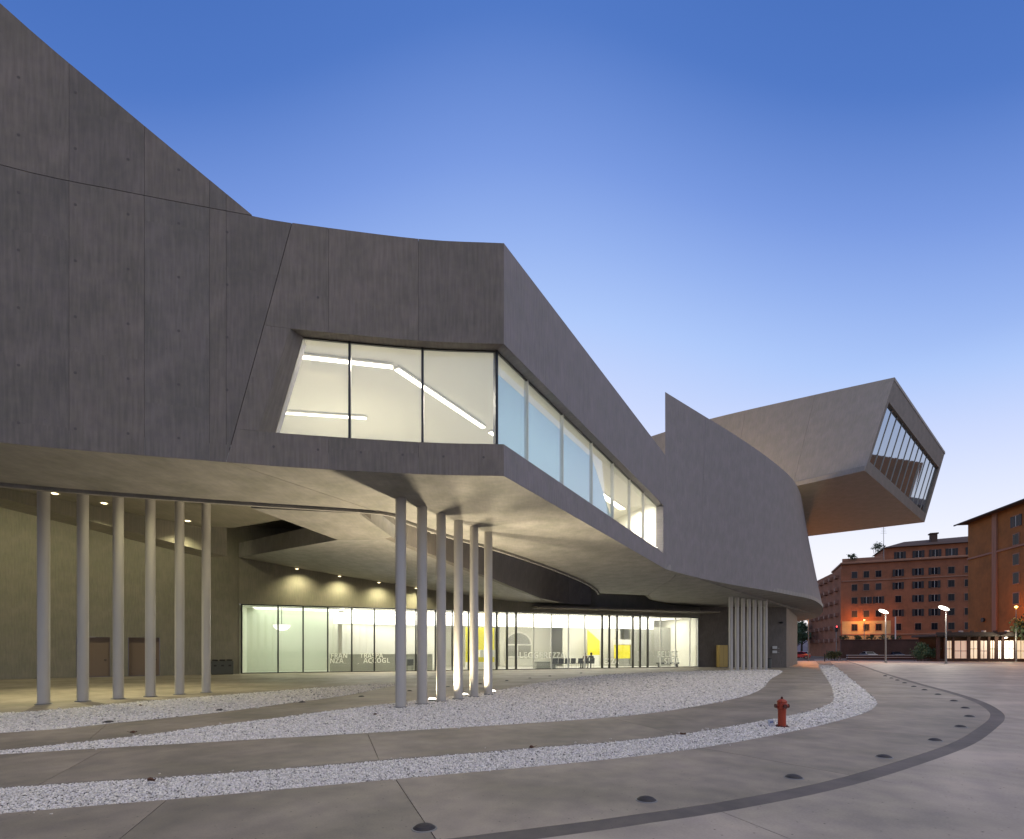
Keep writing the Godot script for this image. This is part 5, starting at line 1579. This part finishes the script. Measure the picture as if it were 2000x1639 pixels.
	for i in posts.size():
		part("post", bevel_box(Vector3(0.3 if i % 3 else 0.45, 3.4, 0.2), 0.03), M.street_wall, K, Vector3(posts[i], 1.98, -0.1))
		if i + 1 < posts.size() and i > 0:
			var w: float = posts[i + 1] - posts[i] - 0.42
			var wd := part("window", bevel_box(Vector3(w, 2.6, 0.06), 0.01), M.kiosk_window_bright if i in [6, 7] else (M.kiosk_window_dim if i in [2, 4, 9, 11] else M.kiosk_window), K, Vector3((posts[i] + posts[i + 1]) / 2, 1.75, -0.14))
			part("glazing_bar", bevel_box(Vector3(w, 0.07, 0.08), 0.01), M.roof_dark, wd, Vector3(0, -0.2 + 0.3 * (i % 2), 0.02))
			part("glazing_bar", bevel_box(Vector3(0.06, 2.6, 0.08), 0.01), M.roof_dark, wd, Vector3(0, 0, 0.02))
	var kl := thing("pavilion_lamp", P(70.0, 3.4, 72.6), "glaring lamp under the pavilion's roof edge", "lamp")
	part("case", bevel_box(Vector3(0.5, 0.14, 0.2), 0.03), M.post_grey, kl, Vector3(0, 0.1, 0))
	part("lens", lathe([Vector2(0.14, 0.04), Vector2(0.12, -0.02), Vector2(0.001, -0.06)], 16), M.lamp_white, kl)
	omni(kl, Vector3(0, -0.2, 0.3), Color(1, 0.93, 0.8), 8.0, 0.1)
	shrub("round_shrub", P(62.6, 0, 78.0), Vector3(4.2, 3.1, 3.0), "rounded green shrub beside the glazed pavilion", M.leaf_pale, 2600, 43)
	# plaza lamps with slanted bright heads
	for i in 2:
		var p: Vector3 = [P(48.67, 0, 66.67), P(52.18, 0, 61.54)][i]
		var t := thing("plaza_lamp", p, ["slanted white plaza lamp, left of the pair before the orange block", "slanted white plaza lamp, right of the pair before the pavilion"][i], "street lamp", "plaza lamps with slanted heads", 0.0)
		part("post", cylinder(0.11, 0.06, 6.6, 12), M.post_grey, t, Vector3(0, 3.3, 0))
		part("foot", lathe([Vector2(0.22, 0), Vector2(0.22, 0.04), Vector2(0.12, 0.06), Vector2(0.12, 0.3), Vector2(0.1, 0.32)], 12), M.post_grey, t)
		var head := part("head", leaf_head(), M.post_grey, t, Vector3(-0.32, 6.72, 0.08), Vector3(-0.75, 0.0, -0.62))
		head.scale = Vector3.ONE * 0.68
		part("lens", leaf_lens(), M.lamp_white, head, Vector3(0, -0.05, 0))
		spot(t, Vector3(-0.5, 6.5, 0.3), Vector3(-0.25, -1, 0.35), 76.0, Color(1.0, 0.95, 0.88), 34.0, 0.4, 0.4)
	# sodium street lamps
	var sod := [[81.6, 8.8, 118.6, "amber street lamp lighting the base of the orange block", 60.0], [71.6, 7.9, 72.7, "amber street lamp before the ochre building", 45.0], [44.3, 7.2, 76.5, "amber street lamp hidden behind the leaning wall, under the jutting box", 130.0], [88.5, 6.5, 150.0, "small pale lamp far down the street", 30.0]]
	for q in sod:
		var t := thing("street_lamp", P(q[0], 0, q[2]), q[3], "street lamp", "amber street lamps")
		part("post", cylinder(0.1, 0.06, q[1], 10), M.post_grey, t, Vector3(0, q[1] / 2.0, 0))
		part("arm", cylinder(0.04, 0.04, 0.9, 8), M.post_grey, t, Vector3(0.4, q[1], 0), Vector3(0, 0, PI / 2))
		part("hood", lathe([Vector2(0.001, 0.12), Vector2(0.16, 0.1), Vector2(0.24, 0.0), Vector2(0.22, 0.0)], 14), M.post_grey, t, Vector3(0.0, q[1] + 0.05, 0))
		part("lamp_bulb", lathe([Vector2(0.001, 0.1), Vector2(0.15, 0.06), Vector2(0.2, -0.05), Vector2(0.12, -0.18), Vector2(0.001, -0.2)], 14), M.lamp_sodium if q[2] < 140.0 else M.lamp_white, t, Vector3(0.0, q[1] - 0.05, 0))
		omni(t, Vector3(0.0, q[1] - 0.1, 0.0), Color(1.0, 0.6, 0.26) if q[2] < 140.0 else Color(0.95, 1.0, 0.9), q[4], 0.15)
	# poles, wall, kerbs, hedge
	var wp := thing("white_pole", P(80.9, 0, 108.0), "slim white pole in front of the orange block", "pole")
	part("shaft", cylinder(0.14, 0.1, 8.6, 10), M.post_white, wp, Vector3(0, 4.3, 0))
	part("cap", lathe([Vector2(0.14, 0), Vector2(0.14, 0.08), Vector2(0.001, 0.14)], 10), M.post_white, wp, Vector3(0, 8.6, 0))
	var tl := thing("traffic_light", P(66.2, 0, 104.5), "traffic light showing red at the street corner", "traffic light")
	part("post", cylinder(0.08, 0.08, 5.6, 8), M.post_grey, tl, Vector3(0, 2.8, 0))
	part("signal_box", bevel_box(Vector3(0.5, 1.3, 0.35), 0.06), M.black_plastic, tl, Vector3(0, 6.1, 0))
	part("red_lens", lathe([Vector2(0.001, 0.06), Vector2(0.15, 0.03), Vector2(0.17, 0)], 12), M.lamp_red, tl, Vector3(0, 6.5, 0.18), Vector3(PI / 2, 0, 0))
	var bw := thing("street_boundary_wall", P(69.0, 0, 107.5), "dark brown boundary wall below the orange block", "wall", "", -0.2)
	s = begin()
	box(s, Vector3(10.5, 1.9, 0), Vector3(21.0, 3.8, 0.4), 0.0, 0.1)
	part("wall_body", done(s), M.street_wall, bw)
	part("coping", bevel_box(Vector3(21.2, 0.15, 0.6), 0.03), M.street_wall, bw, Vector3(10.5, 3.86, 0))
	for q in [[100.0, 0.75, "upper pale kerb wall beyond the plaza"], [91.5, 0.42, "lower pale kerb wall at the far edge of the plaza"]]:
		var kb := thing("kerb_wall", P(0.655 * q[0], 0, q[0]), q[2], "kerb", "pale kerb walls across the plaza's far edge", -0.05)
		part("base", bevel_box(Vector3(13.0, q[1] - 0.12, 0.5), 0.03), M.street_wall, kb, Vector3(6.5, (q[1] - 0.12) / 2.0, 0))
		part("coping", bevel_box(Vector3(13.1, 0.14, 0.6), 0.03), M.kerb_stone, kb, Vector3(6.5, q[1] - 0.05, 0))
	shrub("low_hedge", P(54.9, 0, 87.5), Vector3(3.8, 1.7, 1.6), "low dark hedge at the far end of the gravel strip", M.leaf_dark, 900, 44)
	for i in 5:
		shrub("wall_shrub", P(70.5 + 3.2 * i, 3.6, 108.6 + 0.6 * i), Vector3(2.6, 1.5, 1.2), ["leafy shrub at the left end of the brown boundary wall", "second leafy shrub from the left over the boundary wall", "middle leafy shrub over the boundary wall", "fourth leafy shrub from the left over the boundary wall", "leafy shrub over the boundary wall behind the white pole"][i], M.leaf_dark, 240, 50 + i)
	var bo := thing("bollard", P(46.4, 0, 76.0), "thin dark bollard at the end of the gravel strip", "bollard")
	part("shaft", cylinder(0.07, 0.07, 1.0, 10), M.dark_frame, bo, Vector3(0, 0.5, 0))
	part("knob", lathe([Vector2(0.07, 0), Vector2(0.1, 0.05), Vector2(0.08, 0.13), Vector2(0.001, 0.16)], 10), M.dark_frame, bo, Vector3(0, 1.0, 0))
	# parked cars
	var spots := [[60.0, 108.0, 0.3, "car_blue", "dark blue parked car nearest the museum's street side"], [64.0, 112.0, 0.9, "car_silver", "silver parked car further down the street"], [54.2, 97.0, -0.5, "car_red", "dark red parked car half hidden by the museum corner"], [72.8, 104.6, 1.37, "car_silver", "pale car parked left before the brown boundary wall"], [79.0, 105.6, 1.37, "car_blue", "dark car parked right before the brown boundary wall"]]
	for q in spots: car(P(q[0], 0, q[1]), q[2], M[q[3]], q[4])
	# trees and hill beyond
	tree(P(86.0, 0, 152.0), 11.0, 9.0, "pale green street tree lit by lamps, right of the far group", M.leaf_pale, 1500, 61)
	tree(P(81.0, 0, 146.0), 9.0, 8.0, "pale green street tree lit by lamps, left of the far group", M.leaf_pale, 1500, 63)
	tree(P(92.0, 0, 170.0), 14.0, 10.0, "taller dark street tree at the back of the far group", M.leaf_dark, 1500, 65)
	tree(P(72.6, 0, 72.2), 7.6, 4.4, "sparse small tree in lamplight before the ochre building", M.leaf_dark, 700, 67, "trees by the pavilion")
	s = begin()
	var prev := Vector3.ZERO
	for i in 41:
		var x := -700.0 + 50.0 * i
		var p := P(x, 30.0 + 14.0 * sin(i * 0.9) + 8.0 * sin(i * 2.3), 900.0)
		if i:
			quad(s, P(prev.x, 0, 760.0), P(x, 0, 760.0), p, prev)
			quad(s, prev, p, P(x, 0, 1100.0), P(prev.x, 0, 1100.0))
		prev = p
	structure("hill", done(s), M.hill_far)

func leaf_head() -> ArrayMesh:
	return lathe_oval([Vector2(0.001, 0.09), Vector2(0.5, 0.07), Vector2(0.85, 0.02), Vector2(0.9, -0.01), Vector2(0.85, -0.03), Vector2(0.001, -0.03)], 0.42)

func leaf_lens() -> ArrayMesh:
	return lathe_oval([Vector2(0.001, 0.0), Vector2(0.8, 0.0), Vector2(0.82, -0.03), Vector2(0.6, -0.06), Vector2(0.001, -0.08)], 0.42)

func lathe_oval(profile: Array, squash: float) -> ArrayMesh:
	var s := begin()
	for i in profile.size() - 1:
		for k in 24:
			var a0 := TAU * k / 24.0
			var a1 := TAU * (k + 1) / 24.0
			var p: Vector2 = profile[i]
			var q: Vector2 = profile[i + 1]
			quad(s, Vector3(cos(a0) * p.x, p.y, sin(a0) * p.x * squash), Vector3(cos(a1) * p.x, p.y, sin(a1) * p.x * squash), Vector3(cos(a1) * q.x, q.y, sin(a1) * q.x * squash), Vector3(cos(a0) * q.x, q.y, sin(a0) * q.x * squash))
	return done(s)

func car(pos: Vector3, turn: float, paint: Material, label: String) -> void:
	var t := thing("parked_car", pos, label, "car", "cars parked in the street", turn)
	# side profile, swept across with a narrower cabin
	var prof := [Vector2(-2.05, 0.35), Vector2(-2.1, 0.65), Vector2(-1.95, 0.85), Vector2(-1.1, 0.95), Vector2(-0.45, 1.38), Vector2(0.75, 1.42), Vector2(1.45, 1.0), Vector2(1.98, 0.9), Vector2(2.05, 0.6), Vector2(2.0, 0.35)]
	var s := begin()
	var rows := [[-0.82, 0.0], [-0.86, 0.6], [-0.86, 0.95], [-0.66, 1.42], [0.66, 1.42], [0.86, 0.95], [0.86, 0.6], [0.82, 0.0]]
	var half := func(y: float) -> float: return 0.86 if y < 0.96 else lerpf(0.86, 0.64, (y - 0.96) / 0.46)
	for i in prof.size():
		var a: Vector2 = prof[i]; var b: Vector2 = prof[(i + 1) % prof.size()]
		quad(s, Vector3(a.x, a.y, half.call(a.y)), Vector3(b.x, b.y, half.call(b.y)), Vector3(b.x, b.y, -half.call(b.y)), Vector3(a.x, a.y, -half.call(a.y)))
		for sg in [-1.0, 1.0]:
			tri(s, Vector3(0, 0.7, 0.86 * sg), Vector3(a.x, a.y, half.call(a.y) * sg), Vector3(b.x, b.y, half.call(b.y) * sg))
	part("body", done(s), paint, t)
	s = begin()
	for sg in [-1.0, 1.0]:
		quad(s, Vector3(-0.95, 1.0, 0.875 * sg), Vector3(1.2, 1.0, 0.875 * sg), Vector3(0.7, 1.36, 0.7 * sg), Vector3(-0.42, 1.34, 0.7 * sg))
	quad(s, Vector3(-1.08, 0.99, 0.72), Vector3(-1.08, 0.99, -0.72), Vector3(-0.5, 1.37, -0.6), Vector3(-0.5, 1.37, 0.6))
	quad(s, Vector3(1.42, 1.05, 0.72), Vector3(1.42, 1.05, -0.72), Vector3(0.83, 1.42, -0.6), Vector3(0.83, 1.42, 0.6))
	part("windows", done(s), M.window_dark, t)
	for x in [-1.25, 1.3]:
		for z in [-0.78, 0.78]:
			var w := part("wheel", cylinder(0.32, 0.32, 0.2, 16), M.tyre, t, Vector3(x, 0.32, z), Vector3(PI / 2, 0, 0))
			part("rim", cylinder(0.18, 0.18, 0.22, 12), M.post_grey, w)

func _ready() -> void:
	rng.seed = 5
	setup_light()
	setup_materials()
	build_museum_shell()
	build_bay_window()
	build_fin()
	build_cantilever()
	build_undercroft()
	build_entrance()
	build_gallery_lamps()
	build_forecourt_lamps()
	build_ground()
	build_small_things()
	build_street()
